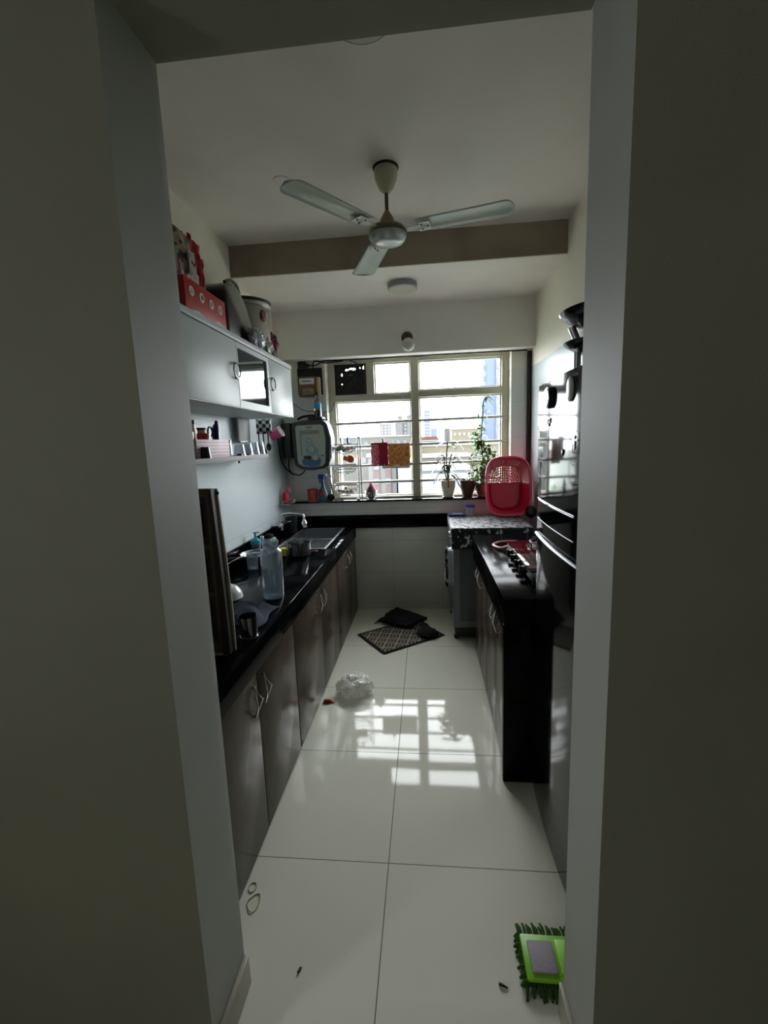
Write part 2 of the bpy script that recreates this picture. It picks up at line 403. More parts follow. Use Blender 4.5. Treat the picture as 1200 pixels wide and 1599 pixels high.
link('label_plate', MB().box(-.68, -.645, YF+.008, YF+.012, 2.155, 2.163, .001), mat('tan_label', '8a7a5c', .5), ex)

# ------------------------------------------------------------------ left base cabinets
def diamond_handle(name, c, parent, s=1.):
    """chrome diamond loop standing on a door whose face points to +-x; s = direction"""
    x, y, z = c; h, wd = .062, .03
    base = [(y, z+h), (y-wd*.4, z+h*.45), (y-wd*.85, z), (y-wd*.4, z-h*.45), (y, z-h), (y+wd*.4, z-h*.45), (y+wd*.85, z), (y+wd*.4, z+h*.45)]
    pts = []
    for k, (yy, zz) in enumerate(base):
        bow = .022*(1-abs(zz-z)/h)
        pts.append((x+s*(.006+bow), yy, zz))
    b = MB().tube(pts, .0035, 8, loop=True)
    b.cyl(.005, (x, y, z+h-.004), (x+s*.01, y, z+h-.004), 8).cyl(.005, (x, y, z-h+.004), (x+s*.01, y, z-h+.004), 8)
    o = link(name, b, CHROME, parent); return o
def base_unit(y0, y1, split, label, xf, xb, hz, s):
    """xf: door face, xb: wall side, s=+1 faces +x"""
    t = thing('base_cabinet', label, 'cabinet', ((xf+xb)/2, (y0+y1)/2, 0), 'brown laminate base cabinets')
    body = xf - s*.02
    b = MB()
    lo, hi = min(body, xb), max(body, xb)
    b.box(lo, hi, y0, y0+.015, 0, .70).box(lo, hi, y1-.015, y1, 0, .70).box(lo, hi, y0+.015, y1-.015, 0, .03)
    b.box(xb if s > 0 else xb-.01, xb+.01 if s > 0 else xb, y0+.015, y1-.015, .03, .70)
    link('carcass', b, CARC, t)
    for a, c, side in ((y0, split, 1), (split, y1, -1)):
        d = link('door', MB().box(min(body, xf), max(body, xf), a+.003, c-.003, .012, .70, .0015), LAM, t)
        hy = c-.05 if side > 0 else a+.05
        h = diamond_handle('handle', (xf, hy, hz), d, s)
    return t
base_unit(1.06, 2.036, 1.556, 'brown base cabinet nearest the doorway, under the left counter', -.668, XL+.001, .595, 1)
base_unit(2.040, 3.117, 2.612, 'brown base cabinet in the middle under the left counter', -.668, XL+.001, .595, 1)
base_unit(3.121, 3.998, 3.585, 'brown base cabinet under the sink, farthest on the left', -.668, XL+.001, .60, 1)
CT = .81
SX0, SX1, SY0, SYm, SY1 = -1.10, -.742, 3.08, 3.40, 3.85
b = MB().box(XL+.002, -.655, 1.045, SY0, .702, CT, .004).box(XL+.002, -.655, SY1, YB-.021, .702, CT, .004)
b.box(XL+.002, SX0, SY0-.01, SY1+.01, .703, CT-.0006, .002).box(SX1, -.6552, SY0-.01, SY1+.01, .703, CT-.0002, .003)
tag(link('granite_countertop', b, GRAN), 'long polished black granite worktop with a sink, on the left', 'countertop')

# sink
sk = thing('kitchen_sink', 'stainless steel sink with drainboard set in the left black worktop', 'sink', ((SX0+SX1)/2, 3.5, CT))
def basin(x0, x1, y0, y1, zt, zb, th=.003):
    b = MB(); r = .02
    b.box(x0, x1, y0, y1, zb, zb+th).box(x0, x0+th, y0, y1, zb, zt).box(x1-th, x1, y0, y1, zb, zt).box(x0, x1, y0, y0+th, zb, zt).box(x0, x1, y1-th, y1, zb, zt)
    return b
link('bowl', basin(SX0+.004, SX1-.004, SYm+.005, SY1-.004, CT+.002, .655), STEEL, sk)
link('drainboard', basin(SX0+.004, SX1-.004, SY0+.004, SYm-.005, CT+.002, .755), STEEL, sk)
b = MB()
for a, c, d, e in ((SX0-.012, SX1+.012, SY0-.012, SY0+.006), (SX0-.012, SX1+.012, SY1-.006, SY1+.012), (SX0-.012, SX1+.012, SYm-.008, SYm+.008), (SX0-.012, SX0+.006, SY0, SY1), (SX1-.006, SX1+.012, SY0, SY1)):
    b.box(a, c, d, e, CT, CT+.004, .0015)
link('rim', b, BRUSH, sk)
link('drain', MB().lathe([(.0, .659), (.03, .659), (.036, .662), (.036, .6585)], (-.92, 3.62, 0)), CHROME, sk)

# faucet on the wall
fa = thing('wall_faucet', 'chrome wall faucet with a swan spout above the sink', 'faucet', (XL, 3.55, .93))
link('body', MB().cyl(.014, (-1.2, 3.47, .905), (-1.2, 3.63, .905)).cyl(.011, (XL+.001, 3.5, .905), (-1.2, 3.5, .905)).cyl(.011, (XL+.001, 3.6, .905), (-1.2, 3.6, .905)).cyl(.016, (-1.2, 3.55, .86), (-1.2, 3.55, .94)), CHROME, fa)
link('handle', MB().cyl(.017, (-1.2, 3.455, .905), (-1.2, 3.425, .905), 12).cyl(.005, (-1.2, 3.44, .905), (-1.155, 3.44, .915), 8), CHROME, fa)
link('handle', MB().cyl(.017, (-1.2, 3.645, .905), (-1.2, 3.675, .905), 12).cyl(.005, (-1.2, 3.66, .905), (-1.155, 3.66, .915), 8), CHROME, fa)
sp_ = [(-1.2, 3.55, .93), (-1.2, 3.55, .96), (-1.192, 3.548, .985), (-1.17, 3.544, 1.0), (-1.13, 3.538, 1.003), (-1.03, 3.522, .998), (-1.005, 3.519, .99), (-1.0, 3.518, .975), (-1.0, 3.518, .955)]
link('spout', MB().tube(sp_, .009, 12), CHROME, fa)
link('spray_head', MB().lathe([(.010, .957), (.012, .945), (.022, .93), (.025, .90), (.022, .888), (.0, .888)], (-1.0, 3.518, 0), 20), CHROME, fa)

# ------------------------------------------------------------------ right counter, cabinets
RT = .868
base_unit(1.90, 2.553, 2.20, 'brown base cabinet next to the fridge, under the right counter', .337, XR-.001, .655, -1)
base_unit(2.557, 3.20, 2.88, 'brown base cabinet next to the washing machine', .337, XR-.001, .655, -1)
t = thing('granite_counter', 'short polished black granite counter with a black end panel, on the right', 'countertop', (.6, 2.5, RT))
link('slab', MB().box(.318, XR-.001, 1.866, 3.21, .75, RT, .004).box(.325, XR-.001, 1.9, 3.205, .702, .75), GRANR, t)
link('end_panel', MB().box(.318, XR-.001, 1.866, 1.897, 0, .75, .002), GRAN, t)

# ------------------------------------------------------------------ fridge
FX, FY0, FY1 = .425, 1.215, 1.842
fr = thing('refrigerator', 'tall dark glossy two-door fridge beside the right doorway', 'refrigerator', (.66, 1.53, 0))
link('body', MB().box(.47, XR-.005, FY0+.006, FY1-.006, .03, 1.735, .006).box(.5, .88, FY0+.02, FY1-.02, 0, .03), FRSIDE, fr)
def curved_door(z0, z1, bulge=.014, back=.47, x=FX, n=24, y0=FY0, y1=FY1):
    pts = []
    for i in range(n+1):
        u = i/n; e = min(u, 1-u)
        rr = .010*max(0, 1-e/.03)**2
        pts.append((x + bulge*(2*u-1)**2 + rr, y0+(y1-y0)*u))
    pts += [(back-.002, y1), (back-.002, y0)]
    return MB().prism(pts, 'z', z0, z1)
TRIMS = mat('satin_trim', '8f9298', .35, metal=.6)
du = link('freezer_door', curved_door(1.185, 1.735), FRIDGE, fr, ang=60)
dl = link('fridge_door', curved_door(.045, 1.165), FRIDGE, fr, ang=60)
def edge_strip(z, y0, y1, r, x=FX, bulge=.014):
    return MB().tube([(x + bulge*(2*((y-FY0)/(FY1-FY0))-1)**2 + .001, y, z) for y in [y0+(y1-y0)*i/16 for i in range(17)]], r, 8)
h = link('door_trim', edge_strip(1.162, FY0+.01, FY1-.008, .006), TRIMS, dl)
pn = link('handle_recess', MB().prism([(FX-.002+.014*(2*((y-FY0)/(FY1-FY0))-1)**2, y) for y in [1.35+.43*i/12 for i in range(13)]] + [(FX+.03, 1.78), (FX+.03, 1.35)], 'z', 1.235, 1.305), mat('black_gloss', '050609', .06, spec=.7), du, ang=60)
for zz in (1.232, 1.31):
    h = link('recess_trim', edge_strip(zz, 1.345, 1.795, .0022, FX-.001), TRIMS, du)
# things stuck on the door
def front_x(y): return FX + .014*(2*((y-FY0)/(FY1-FY0))-1)**2
RXm = Matrix.Rotation(-PI/2, 4, 'Y')
def magnet(name, y, z, sh, label, m, parts=()):
    return tag(link(name, sh, m), label, 'magnet')
x = front_x(1.61)
t = thing('fridge_magnet', 'round black and silver magnet high on the fridge door', 'magnet', (x, 1.61, 1.67))
link('body', MB().lathe([(.0, .0), (.036, 0), (.036, .013), (.0, .013)], (x-.0005, 1.61, 1.675), 28, RXm), BLACKP, t)
link('face', MB().lathe([(.0, .013), (.033, .013), (.031, .016), (.0, .017)], (x-.0005, 1.61, 1.675), 28, RXm), BRUSH, t)
x = front_x(1.62)
tag(link('fridge_magnet', MB().box(x-.004, x, 1.60, 1.635, 1.605, 1.608).box(x-.004, x, 1.60, 1.603, 1.59, 1.605).box(x-.004, x, 1.615, 1.618, 1.58, 1.605).box(x-.004, x, 1.63, 1.635, 1.585, 1.605).box(x-.004, x, 1.605, 1.618, 1.592, 1.595), BLACKP), 'small black line figure magnet below the round magnet', 'magnet')
x = front_x(1.40)
tag(link('fridge_magnet', MB().lathe([(.0, 0), (.024, 0), (.024, .005), (.02, .008), (0, .008)], (x-.0005, 1.395, 1.68), 24, RXm @ Matrix.Scale(1.5, 4, (1, 0, 0))), mat('pale_resin', 'a9a7a0', .4)), 'pale oval magnet at the top of the fridge door near the doorway', 'magnet')
x = front_x(1.34)
t = thing('fridge_magnet', 'square black picture magnet, half way up the upper fridge door', 'magnet', (x, 1.335, 1.53))
link('board', MB().box(x-.006, x-.0005, 1.30, 1.365, 1.495, 1.555, .001), BLACKP, t)
link('figure', MB().box(x-.009, x-.006, 1.335, 1.34, 1.505, 1.545).box(x-.009, x-.006, 1.345, 1.355, 1.52, 1.525).box(x-.009, x-.006, 1.312, 1.33, 1.53, 1.535), mat('silver_line', '8f9296', .3, metal=.8), t)
x = front_x(1.455)
tag(link('fridge_magnet', MB().prism([(1.455, 1.485), (1.463, 1.497), (1.46, 1.504), (1.455, 1.501), (1.45, 1.504), (1.447, 1.497)], 'x', x-.004, x-.0005), BLACKP), 'tiny dark heart magnet on the fridge door', 'magnet')
# pans on top of the fridge
def pan_on_fridge(name, label, zc, r, y):
    t = thing(name, label, 'pan', (.62, y, zc))
    link('bowl', MB().lathe([(0, 0), (r*.6, .0), (r*.92, .03), (r, .055), (r+.006, .058), (r-.004, .058), (r*.9, .034), (r*.58, .004), (0, .004)], (.62, y, zc), 36), mat('dark_steel', '4a4c50', .25, metal=.9), t)
    return t
t = thing('steel_rack', 'steel post stand holding two dark pans on top of the fridge', 'stand', (.55, 1.5, 1.736))
link('post', MB().cyl(.011, (.475, 1.5, 1.736), (.475, 1.5, 1.80), 12), BRUSH, t)
link('post', MB().cyl(.011, (.60, 1.5, 1.736), (.60, 1.5, 1.80), 12), BRUSH, t)
link('post', MB().cyl(.011, (.475, 1.5, 1.83), (.455, 1.5, 1.876), 12), BRUSH, t)
pl_ = [(0, 0), (.075, .0), (.115, .024), (.12, .03), (.112, .03), (.07, .008), (0, .008)]
tag(link('serving_dish', MB().lathe(pl_, (.555, 1.5, 1.80), 36), mat('dark_steel', '3a3c42', .2, metal=.9)), 'lower dark steel dish on the stand above the fridge', 'dish')
tag(link('serving_dish', MB().lathe([(r*1.35, z*1.5) for r, z in pl_], (.585, 1.5, 1.876), 36), mat('dark_steel', '3a3c42', .2, metal=.9)), 'upper wide dark steel dish on the stand above the fridge', 'dish')

# ------------------------------------------------------------------ washing machine
wm = thing('washing_machine', 'dark grey front loading washing machine at the end of the right counter', 'washing machine', (.47, 3.64, 0))
WMM = mat('graphite_enamel', '6b7176', .35, metal=.2)
link('body', MB().box(.19, .76, 3.34, 3.94, .10, .885, .012), WMM, wm)
link('base', MB().box(.20, .75, 3.35, 3.93, .03, .10, .004), BLACKP, wm)
for yy in (3.38, 3.90):
    for xx in (.23, .72):
        link('castor', MB().cyl(.02, (xx-.02, yy-.012, .02), (xx-.02, yy+.012, .02), 14), mat('dark_red_plastic', '3d120f', .5), wm)
link('side_panel', MB().box(.235, .71, 3.336, 3.341, .16, .80, .002), mat('side_panel_grey', '4f5459', .4), wm)
MX = Matrix.Rotation(-PI/2, 4, 'Y')
d = link('door', MB().lathe([(.0, 0), (.19, 0), (.195, .035), (.17, .055), (.13, .05), (.12, .02), (.0, .025)], (.189, 3.64, .50), 40, MX), CHROME, wm)
dg = link('door_glass', MB().lathe([(.0, .045), (.06, .04), (.12, .02), (.0, .018)], (.189, 3.64, .50), 40, MX), mat('dark_bowl_glass', '0a0b0e', .08), d)
link('knob', MB().lathe([(.0, 0), (.03, 0), (.026, .02), (.0, .02)], (.189, 3.55, .80), 24, MX), CHROME, wm)
link('drawer', MB().box(.185, .19, 3.70, 3.9, .77, .84, .001), mat('drawer_grey', '8f9499', .3), wm)
link('kick_panel', MB().box(.186, .19, 3.36, 3.5, .11, .2, .001), mat('drawer_grey', '8f9499', .3), wm)
cov = pattern_mat('floral_cover_cloth', 'noise', '9b9ea1', '2a2a30', 34, .6, .53)
cov_shade = pattern_mat('shaded_floral_cloth', 'noise', '0b0b0e', 'b8babd', 26, .7, .60)  # same cloth darkened: shade on the side flap put into the colour
t = thing('washing_machine_cover', 'grey floral cloth cover draped over the washing machine', 'cover', (.47, 3.64, .885))
link('top_cloth', MB().sheet(lambda u, v: (.178+.60*u, 3.325+.625*v, .8905+.003*noise.noise((u*7, v*7, 0))), 30, 30), cov, t, solid=.003)
def flap(u, v):
    return (.178+.60*u, 3.322-.004*math.sin(u*22)*v, .889-.155*v)
link('side_flap', MB().sheet(flap, 30, 8), cov_shade, t, solid=.002)
link('front_flap', MB().sheet(lambda u, v: (.176-.003*math.sin(u*19)*v, 3.325+.625*u, .889-.05*v), 30, 4), cov, t, solid=.002)
t = thing('detergent_packet', 'small blue and white packet on the back corner of the washing machine', 'packet', (.2, 3.88, .894))
link('pouch', MB().box(.185, .33, 3.84, 3.92, .894, .915, .008), mat('blue_film', '24409c', .3), t)
link('print', MB().box(.215, .30, 3.845, 3.915, .915, .9165), mat('white_print', 'c8ccd2', .4), t)
link('lettering', MB().box(.225, .232, 3.85, 3.88, .9165, .9175).box(.24, .247, 3.85, 3.88, .9165, .9175).box(.255, .262, 3.85, 3.88, .9165, .9175).box(.27, .285, 3.85, 3.857, .9165, .9175), BLACKP, t)

# ------------------------------------------------------------------ gas hob
hb = thing('gas_hob', 'steel gas hob with maroon glass top and black knobs on the counter beyond the fridge', 'gas stove', (.64, 2.33, RT))
link('body', MB().box(.47, .85, 2.03, 2.66, .89, .935, .004), BRUSH, hb)
link('glass_top', MB().box(.465, .855, 2.025, 2.665, .935, .943, .002), mat('maroon_glass', '3c0f1a', .06, spec=.3), hb)
for yy in (2.06, 2.63):
    for xx in (.49, .83): link('foot', MB().cyl(.012, (xx, yy, RT), (xx, yy, .89), 12), BLACKR, hb)
for yy in (2.16, 2.27, 2.38, 2.49):
    link('knob', MB().lathe([(.0, 0), (.02, 0), (.017, .022), (.0, .022)], (.47, yy, .912), 18, MX).box(.438, .45, yy-.004, yy+.004, .892, .932, .001), BLACKP, hb)
for yc in (2.20, 2.49):
    link('drip_tray', MB().lathe([(.0, .943), (.11, .943), (.115, .948), (.105, .948), (.03, .945), (0, .945)], (.66, yc, 0), 36), CHROME, hb)
    link('burner', MB().lathe([(.0, .945), (.045, .945), (.045, .965), (.03, .975), (.0, .975)], (.66, yc, 0), 28), BLACKP, hb)
    b = MB().tube(arc((.66, yc, .975), .095, 0, 2*PI, 24, 'xy')[:-1], .004, 8, loop=True)
    for k in range(4):
        a = PI/4+k*PI/2; cx, sx_ = math.cos(a), math.sin(a)
        b.tube([(.66+.04*cx, yc+.04*sx_, .988), (.66+.095*cx, yc+.095*sx_, .988), (.66+.105*cx, yc+.105*sx_, .946)], .004, 6)
    link('pan_support', b, BLACKP, hb)
pts = [(.47+.04, 2.72, .905), (.45, 2.74, .88), (.42, 2.80, .877), (.42, 2.86, .877), (.47, 2.92, .877), (.56, 2.93, .877), (.66, 2.88, .877), (.74, 2.75, .885)]
def smooth_path(pts, n=6):
    P = [Vector(p) for p in pts]; out = []
    for i in range(len(P)-1):
        p0, p1, p2, p3 = P[max(i-1, 0)], P[i], P[i+1], P[min(i+2, len(P)-1)]
        for k in range(n):
            t_ = k/n
            out.append(.5*((2*p1)+(-p0+p2)*t_+(2*p0-5*p1+4*p2-p3)*t_*t_+(-p0+3*p1-3*p2+p3)*t_**3))
    out.append(P[-1]); return out
tag(link('gas_hose', MB().tube(smooth_path(pts), .008, 10), mat('orange_pink_hose', 'c07a6a', .4)), 'looped orange gas hose on the counter behind the hob', 'hose')

# ------------------------------------------------------------------ wall cabinet (upper left)
UX, UZ0, UZ1, UY1 = -.93, 1.745, 2.10, 3.17
uc = thing('wall_cabinet', 'pale grey glossy wall cabinet with ring handles on the left wall', 'cabinet', (-1.1, 2.1, UZ0))
b = MB().box(XL, -.952, 1.06, UY1-.016, UZ0+.02, 2.07).box(XL, -.935, 1.06, UY1-.016, UZ0, UZ0+.02)
b2 = MB()
b2.box(XL, -.952, 1.06, 2.235, UZ0+.02, 2.07).box(XL, -.952, 2.715, UY1-.016, UZ0+.02, 2.07).box(XL, -1.25, 2.235, 2.715, UZ0+.02, 2.07)
b2.box(XL, -.935, 1.06, UY1-.016, UZ0, UZ0+.02).box(XL, UX, UY1-.016, UY1, UZ0, 2.07)
b2.box(XL, -.96, 2.235, 2.715, 1.90, 1.912)
b.b.free(); link('carcass', b2, WLAM, uc, smooth=False)
link('top_panel', MB().box(XL, UX+.006, 1.06, UY1+.006, 2.072, UZ1, .002), WLAM, uc)
def ring_handle(y, z, par):
    q = [(UX+.012, y+.040*math.cos(a), z+.036*math.sin(a)) for a in [2*PI*i/24 for i in range(24)]]
    h = link('handle', MB().tube(q, .0035, 8, loop=True).cyl(.005, (UX, y, z+.036), (UX+.014, y, z+.036), 8).cyl(.005, (UX, y, z-.036), (UX+.014, y, z-.036), 8), mat('antique_steel', '5c5a58', .25, metal=1), par)
for y0, y1, hy in ((1.06, 1.648, 1.60), (1.652, 2.248, 2.214), (2.722, UY1-.018, 2.748)):
    dd = link('door', MB().box(-.95, UX, y0, y1, UZ0+.004, 2.068, .0015), WLAM, uc)
    ring_handle(hy, 1.922, dd)
b = MB(); y0, y1, z0, z1 = 2.252, 2.718, UZ0+.004, 2.068
b.box(-.95, UX, y0, y0+.012, z0, z1).box(-.95, UX, y1-.035, y1, z0, z1).box(-.95, UX, y0+.012, y1-.035, z0, z0+.035).box(-.95, UX, y0+.012, y1-.035, z1-.025, z1)
gd = link('glass_door', b, WLAM, uc)
gg = link('pane', MB().box(-.944, -.94, y0+.012, y1-.035, z0+.035, z1-.025), mat('dark_tinted_glass', '2c3b44', .05, metal=.55, spec=.8), gd, smooth=False)

# wall shelf under it
tag(link('wall_shelf', MB().box(XL, -1.06, 1.06, 2.965, 1.472, 1.5, .002), mat('grey_shelf', '8e908d', .6, spec=.1)), 'narrow grey shelf holding glasses, below the wall cabinet', 'shelf')
SZ = 1.5
t = thing('perforated_basket', 'pale pink perforated plastic basket on the grey shelf', 'basket', (-1.14, 2.25, SZ))
b = MB(); by0, by1, bz = 2.07, 2.43, SZ+.092
b.box(-1.095, -1.09, by0, by1, SZ, bz, .001).box(-1.21, -1.205, by0, by1, SZ, bz, .001).box(-1.205, -1.095, by0, by0+.005, SZ, bz).box(-1.205, -1.095, by1-.005, by1, SZ, bz).box(-1.205, -1.095, by0, by1, SZ, SZ+.004)
link('basket_wall', b, pattern_mat('pink_perforated', 'dots', 'c9aeb8', '5a464e', 58, .6, .2), t)
def jar(name, label, cat, x, y, z, r, h, m, lidm, lid_h=.02, group=None, neck=.9):
    t = thing(name, label, cat, (x, y, z), group)
    link('jar', MB().lathe([(0, 0), (r, 0), (r, h*.8), (r*neck, h*.9), (r*neck, h), (0, h)], (x, y, z), 24), m, t)
    link('lid', MB().lathe([(0, h), (r*neck+.003, h), (r*neck+.003, h+lid_h), (0, h+lid_h)], (x, y, z), 24), lidm, t)
    return t
bz0 = SZ+.0045
jar('spice_jar', 'jar with red lid in the pink basket, nearest the doorway', 'jar', -1.15, 2.11, bz0, .028, .10, mat('amber_jar', '6b3328', .3), RED, .025)
jar('spice_jar', 'tall brown and white jar stacked behind the red lids in the pink basket', 'jar', -1.165, 2.17, bz0, .026, .165, mat('cream_label_jar', 'b5a48c', .4), mat('brown_lid', '3c2a22', .4), .02)
jar('spice_jar', 'squat jar with wide red lid in the middle of the pink basket', 'jar', -1.14, 2.245, bz0, .036, .095, mat('clear_brown_jar', '7d5a45', .3), RED, .025)
jar('spice_jar', 'small cream jar with dark lid behind the wide red lid', 'jar', -1.175, 2.30, bz0, .024, .14, mat('cream_jar', 'b59d7c', .4), mat('dark_lid', '2d2420', .4), .012)
t = thing('scissors', 'navy blue handled scissors standing in the pink basket', 'scissors', (-1.15, 2.37, bz0))
navy = mat('navy_plastic', '141c58', .35)
link('handle', MB().tube([(-1.15, 2.345+.026*math.cos(a), 1.635+.026*math.sin(a)) for a in [2*PI*i/16 for i in range(16)]], .006, 8, loop=True), navy, t)
link('handle', MB().tube([(-1.15, 2.405+.022*math.cos(a), 1.642+.032*math.sin(a)) for a in [2*PI*i/16 for i in range(16)]], .006, 8, loop=True), navy, t)
link('blade', MB().box(-1.152, -1.148, 2.366, 2.38, bz0, 1.62).box(-1.148, -1.145, 2.374, 2.386, bz0, 1.62), STEEL, t)
tag(link('marker_pen', MB().tube([(-1.13, 2.37, bz0), (-1.135, 2.39, 1.66), (-1.135, 2.395, 1.695)], [.012, .014, .008], 12), navy), 'thick navy blue grip pen leaning out of the pink basket', 'pen')
# leaning dark tumbler on its side-ish
tag(link('steel_tumbler', MB().lathe([(0, 0), (.028, 0), (.021, .055), (0, .055)], (-1.078, 2.125, SZ), 28), mat('dark_tumbler', '33353a', .2, metal=.9)), 'small dark steel tumbler upside down in front of the pink basket', 'tumbler')
jar('salt_jar', 'clear jar with red lid beside the pink basket', 'jar', -1.12, 2.475, SZ, .024, .08, JARG, mat('pale_lid', 'cfc9c2', .4), .012)
t = jar('pepper_jar', 'glass jar with a bright red cap left of the glasses', 'jar', -1.16, 2.555, SZ, .026, .075, JARG, RED, .016)
g0 = None
for i, (yy, hh, lab) in enumerate(((2.60, .066, 'upside-down glass closest to the pink basket on the grey shelf'), (2.72, .07, 'second upside-down glass from the pink basket'), (2.83, .078, 'third upside-down glass from the pink basket'), (2.93, .08, 'upside-down glass at the far end of the grey shelf'))):
    tag(link('drinking_glass', MB().lathe([(.036, 0), (.026, hh), (.0, hh), (.0, hh-.006), (.024, hh-.006), (.034, 0)], (-1.105, yy, SZ+.0005), 24, closed=True), JARG), lab, 'glass', 'glasses on the grey shelf')
tag(link('bottle_cap', MB().lathe([(0, 0), (.018, 0), (.015, .012), (0, .014)], (-1.078, 2.535, SZ), 20), BLACKP), 'black round cap lying on the shelf before the red capped jar', 'cap')
tag(link('bottle_cap', MB().lathe([(0, 0), (.014, 0), (.012, .008), (0, .01)], (-1.075, 2.665, SZ), 20), BLACKP), 'smaller black cap lying between the shelf glasses', 'cap')
tag(link('spatula', MB().box(-1.13, -1.12, 2.66, 2.79, SZ+.0775, SZ+.0855, .003), BLACKP), 'dark flat handle lying across the upturned shelf glasses', 'spatula')
tag(link('wall_hook', MB().cyl(.006, (-1.07, 2.5, 1.472), (-1.07, 2.5, 1.458), 10), BLACKP), 'tiny black knob under the front of the grey shelf', 'hook')

# hanging items between shelf and purifier
tag(link('hanging_sheet', MB().sheet(lambda u, v: (-1.235+.012*math.sin(u*5), 2.90+.24*u, 1.744-.165*v), 12, 8), mat('white_sheet', 'a9acaa', .8, spec=.1), solid=.003), 'plain white sheet hanging below the far end of the wall cabinet', 'sheet')
rk = thing('utensil_holder', 'black and white checked holder hanging under the cabinet end', 'holder', (-1.16, 3.2, 1.70))
link('holder', MB().box(-1.23, -1.12, 3.225, 3.245, 1.64, 1.745, .003), pattern_mat('bold_checks', 'checks', 'd2d2d2', '0d0d10', 38, .5), rk)
for i, (dx, dz, lab) in enumerate(((-.09, .1, 'left'), (-.055, .125, 'middle'), (-.02, .09, 'right'))):
    u = thing('ladle', '%s black ladle hanging below the checked holder' % lab, 'ladle', (-1.13+dx, 3.2, 1.63), 'black ladles under the checked holder')
    xx = -1.13+dx+.01
    link('handle', MB().cyl(.005, (xx, 3.21, 1.66), (xx, 3.21, 1.66-dz), 8), BLACKP, u)
    link('head', MB().sphere((xx, 3.21, 1.655-dz-.02), .024, (.8, .5, 1.2), 12), BLACKP, u)
t = thing('measuring_cup', 'pink cup hanging tilted beside the water purifier', 'cup', (-1.1, 3.25, 1.58))
RT_ = Matrix.Rotation(math.radians(62), 4, 'Y')
link('cup', MB().lathe([(0, 0), (.028, 0), (.036, .08), (.033, .08), (.026, .004), (0, .004)], (-1.13, 3.25, 1.615), 24, RT_), mat('hot_pink', 'd8508c', .35), t)
link('rim', MB().lathe([(.0365, .078), (.040, .078), (.040, .09), (.0365, .09)], (-1.13, 3.25, 1.615), 24, RT_, closed=True), WHITEP, t)

# ------------------------------------------------------------------ things on the back wall
wp = thing('water_purifier', 'white and black water purifier with teal bubbles on the back wall', 'water purifier', (-.97, 3.9, 1.55))
DARKN = mat('dark_navy_plastic', '151a22', .35)
pl = [(-1.135, 1.42), (-1.125, 1.375), (-1.08, 1.345), (-.98, 1.332), (-.87, 1.345), (-.83, 1.37), (-.822, 1.42), (-.815, 1.60), (-.835, 1.71), (-.86, 1.752), (-.98, 1.762), (-1.12, 1.745), (-1.14, 1.72)]
link('casing', MB().prism(pl, 'y', 3.80, YB-.001), DARKN, wp, ang=30)
pf = [(-1.10, 1.42), (-1.09, 1.39), (-1.05, 1.368), (-.98, 1.358), (-.89, 1.368), (-.862, 1.39), (-.855, 1.44), (-.848, 1.60), (-.862, 1.70), (-.88, 1.718), (-1.09, 1.715), (-1.105, 1.70)]
fp = link('front_panel', MB().prism(pf, 'y', 3.792, 3.80), mat('greenish_white_panel', 'a5ab9e', .25), wp, ang=30)
link('side_strip', MB().prism([(-.822, 1.40), (-.806, 1.44), (-.80, 1.60), (-.83, 1.72), (-.86, 1.752), (-.838, 1.70), (-.815, 1.60), (-.818, 1.42)], 'y', 3.81, 3.84), mat('light_grey_strip', '9a9da6', .3), wp)
TEAL = mat('teal_print', '3f8fa3', .4)
b = MB()
for cx, cz, r, tw in ((-.975, 1.51, .034, .008), (-.995, 1.585, .022, .006), (-.93, 1.512, .012, .004), (-1.015, 1.505, .011, .004), (-.935, 1.475, .013, .004)):
    b.tube([(cx+r*math.cos(a), 3.791, cz+r*math.sin(a)) for a in [2*PI*i/24 for i in range(24)]], tw*.5, 6, loop=True)
for cx, cz in ((-1.005, 1.62), (-.965, 1.568), (-1.02, 1.548), (-.96, 1.462), (-.955, 1.545), (-1.01, 1.475), (-.925, 1.49)):
    b.sphere((cx, 3.791, cz), .0055, (1, .3, 1), 10)
link('bubble_print', b, TEAL, wp)
link('window_recess', MB().box(-1.07, -.90, 3.7915, 3.792, 1.64, 1.675).box(-1.07, -1.055, 3.7915, 3.792, 1.46, 1.64), mat('grey_recess', '7c8177', .4), wp)
link('maker_print', MB().box(-1.02, -.955, 3.7912, 3.792, 1.697, 1.703), mat('dark_print', '2c3440', .5), wp)
link('print_line', MB().box(-1.01, -.965, 3.7912, 3.792, 1.687, 1.692), mat('dark_print', '2c3440', .5), wp)
link('print_line', MB().box(-.89, -.87, 3.7912, 3.792, 1.452, 1.462), mat('dark_print', '2c3440', .5), wp)
link('water_tank', MB().prism([(-1.06, 1.425), (-1.055, 1.385), (-.98, 1.362), (-.905, 1.372), (-.895, 1.425)], 'y', 3.785, 3.7935), mat('blue_tank', '1c5a8c', .2), wp)
link('tank_reflection_strip', MB().box(-1.045, -.98, 3.7875, 3.7915, 1.428, 1.458, .001), mat('dark_maroon', '2b1316', .3), wp)
link('tap', MB().lathe([(0, 0), (.02, 0), (.02, .015), (0, .02)], (-.94, 3.79, 1.437), 16, Matrix.Rotation(PI/2, 4, 'X')), mat('pale_tap', 'b9b2a6', .4), wp)
tag(link('adapter_box', MB().box(-1.235, -1.15, 3.80, YB-.001, 1.44, 1.74, .012), BLACKP), 'black box unit fixed left of the water purifier', 'adapter')
tag(link('hose', MB().tube(smooth_path([(-1.19, 3.85, 1.45), (-1.2, 3.85, 1.36), (-1.175, 3.87, 1.305), (-1.12, 3.9, 1.29), (-1.075, 3.9, 1.325), (-1.07, 3.9, 1.36)]), .006, 8), BLACKR), 'black hose looping below the left of the water purifier', 'hose')
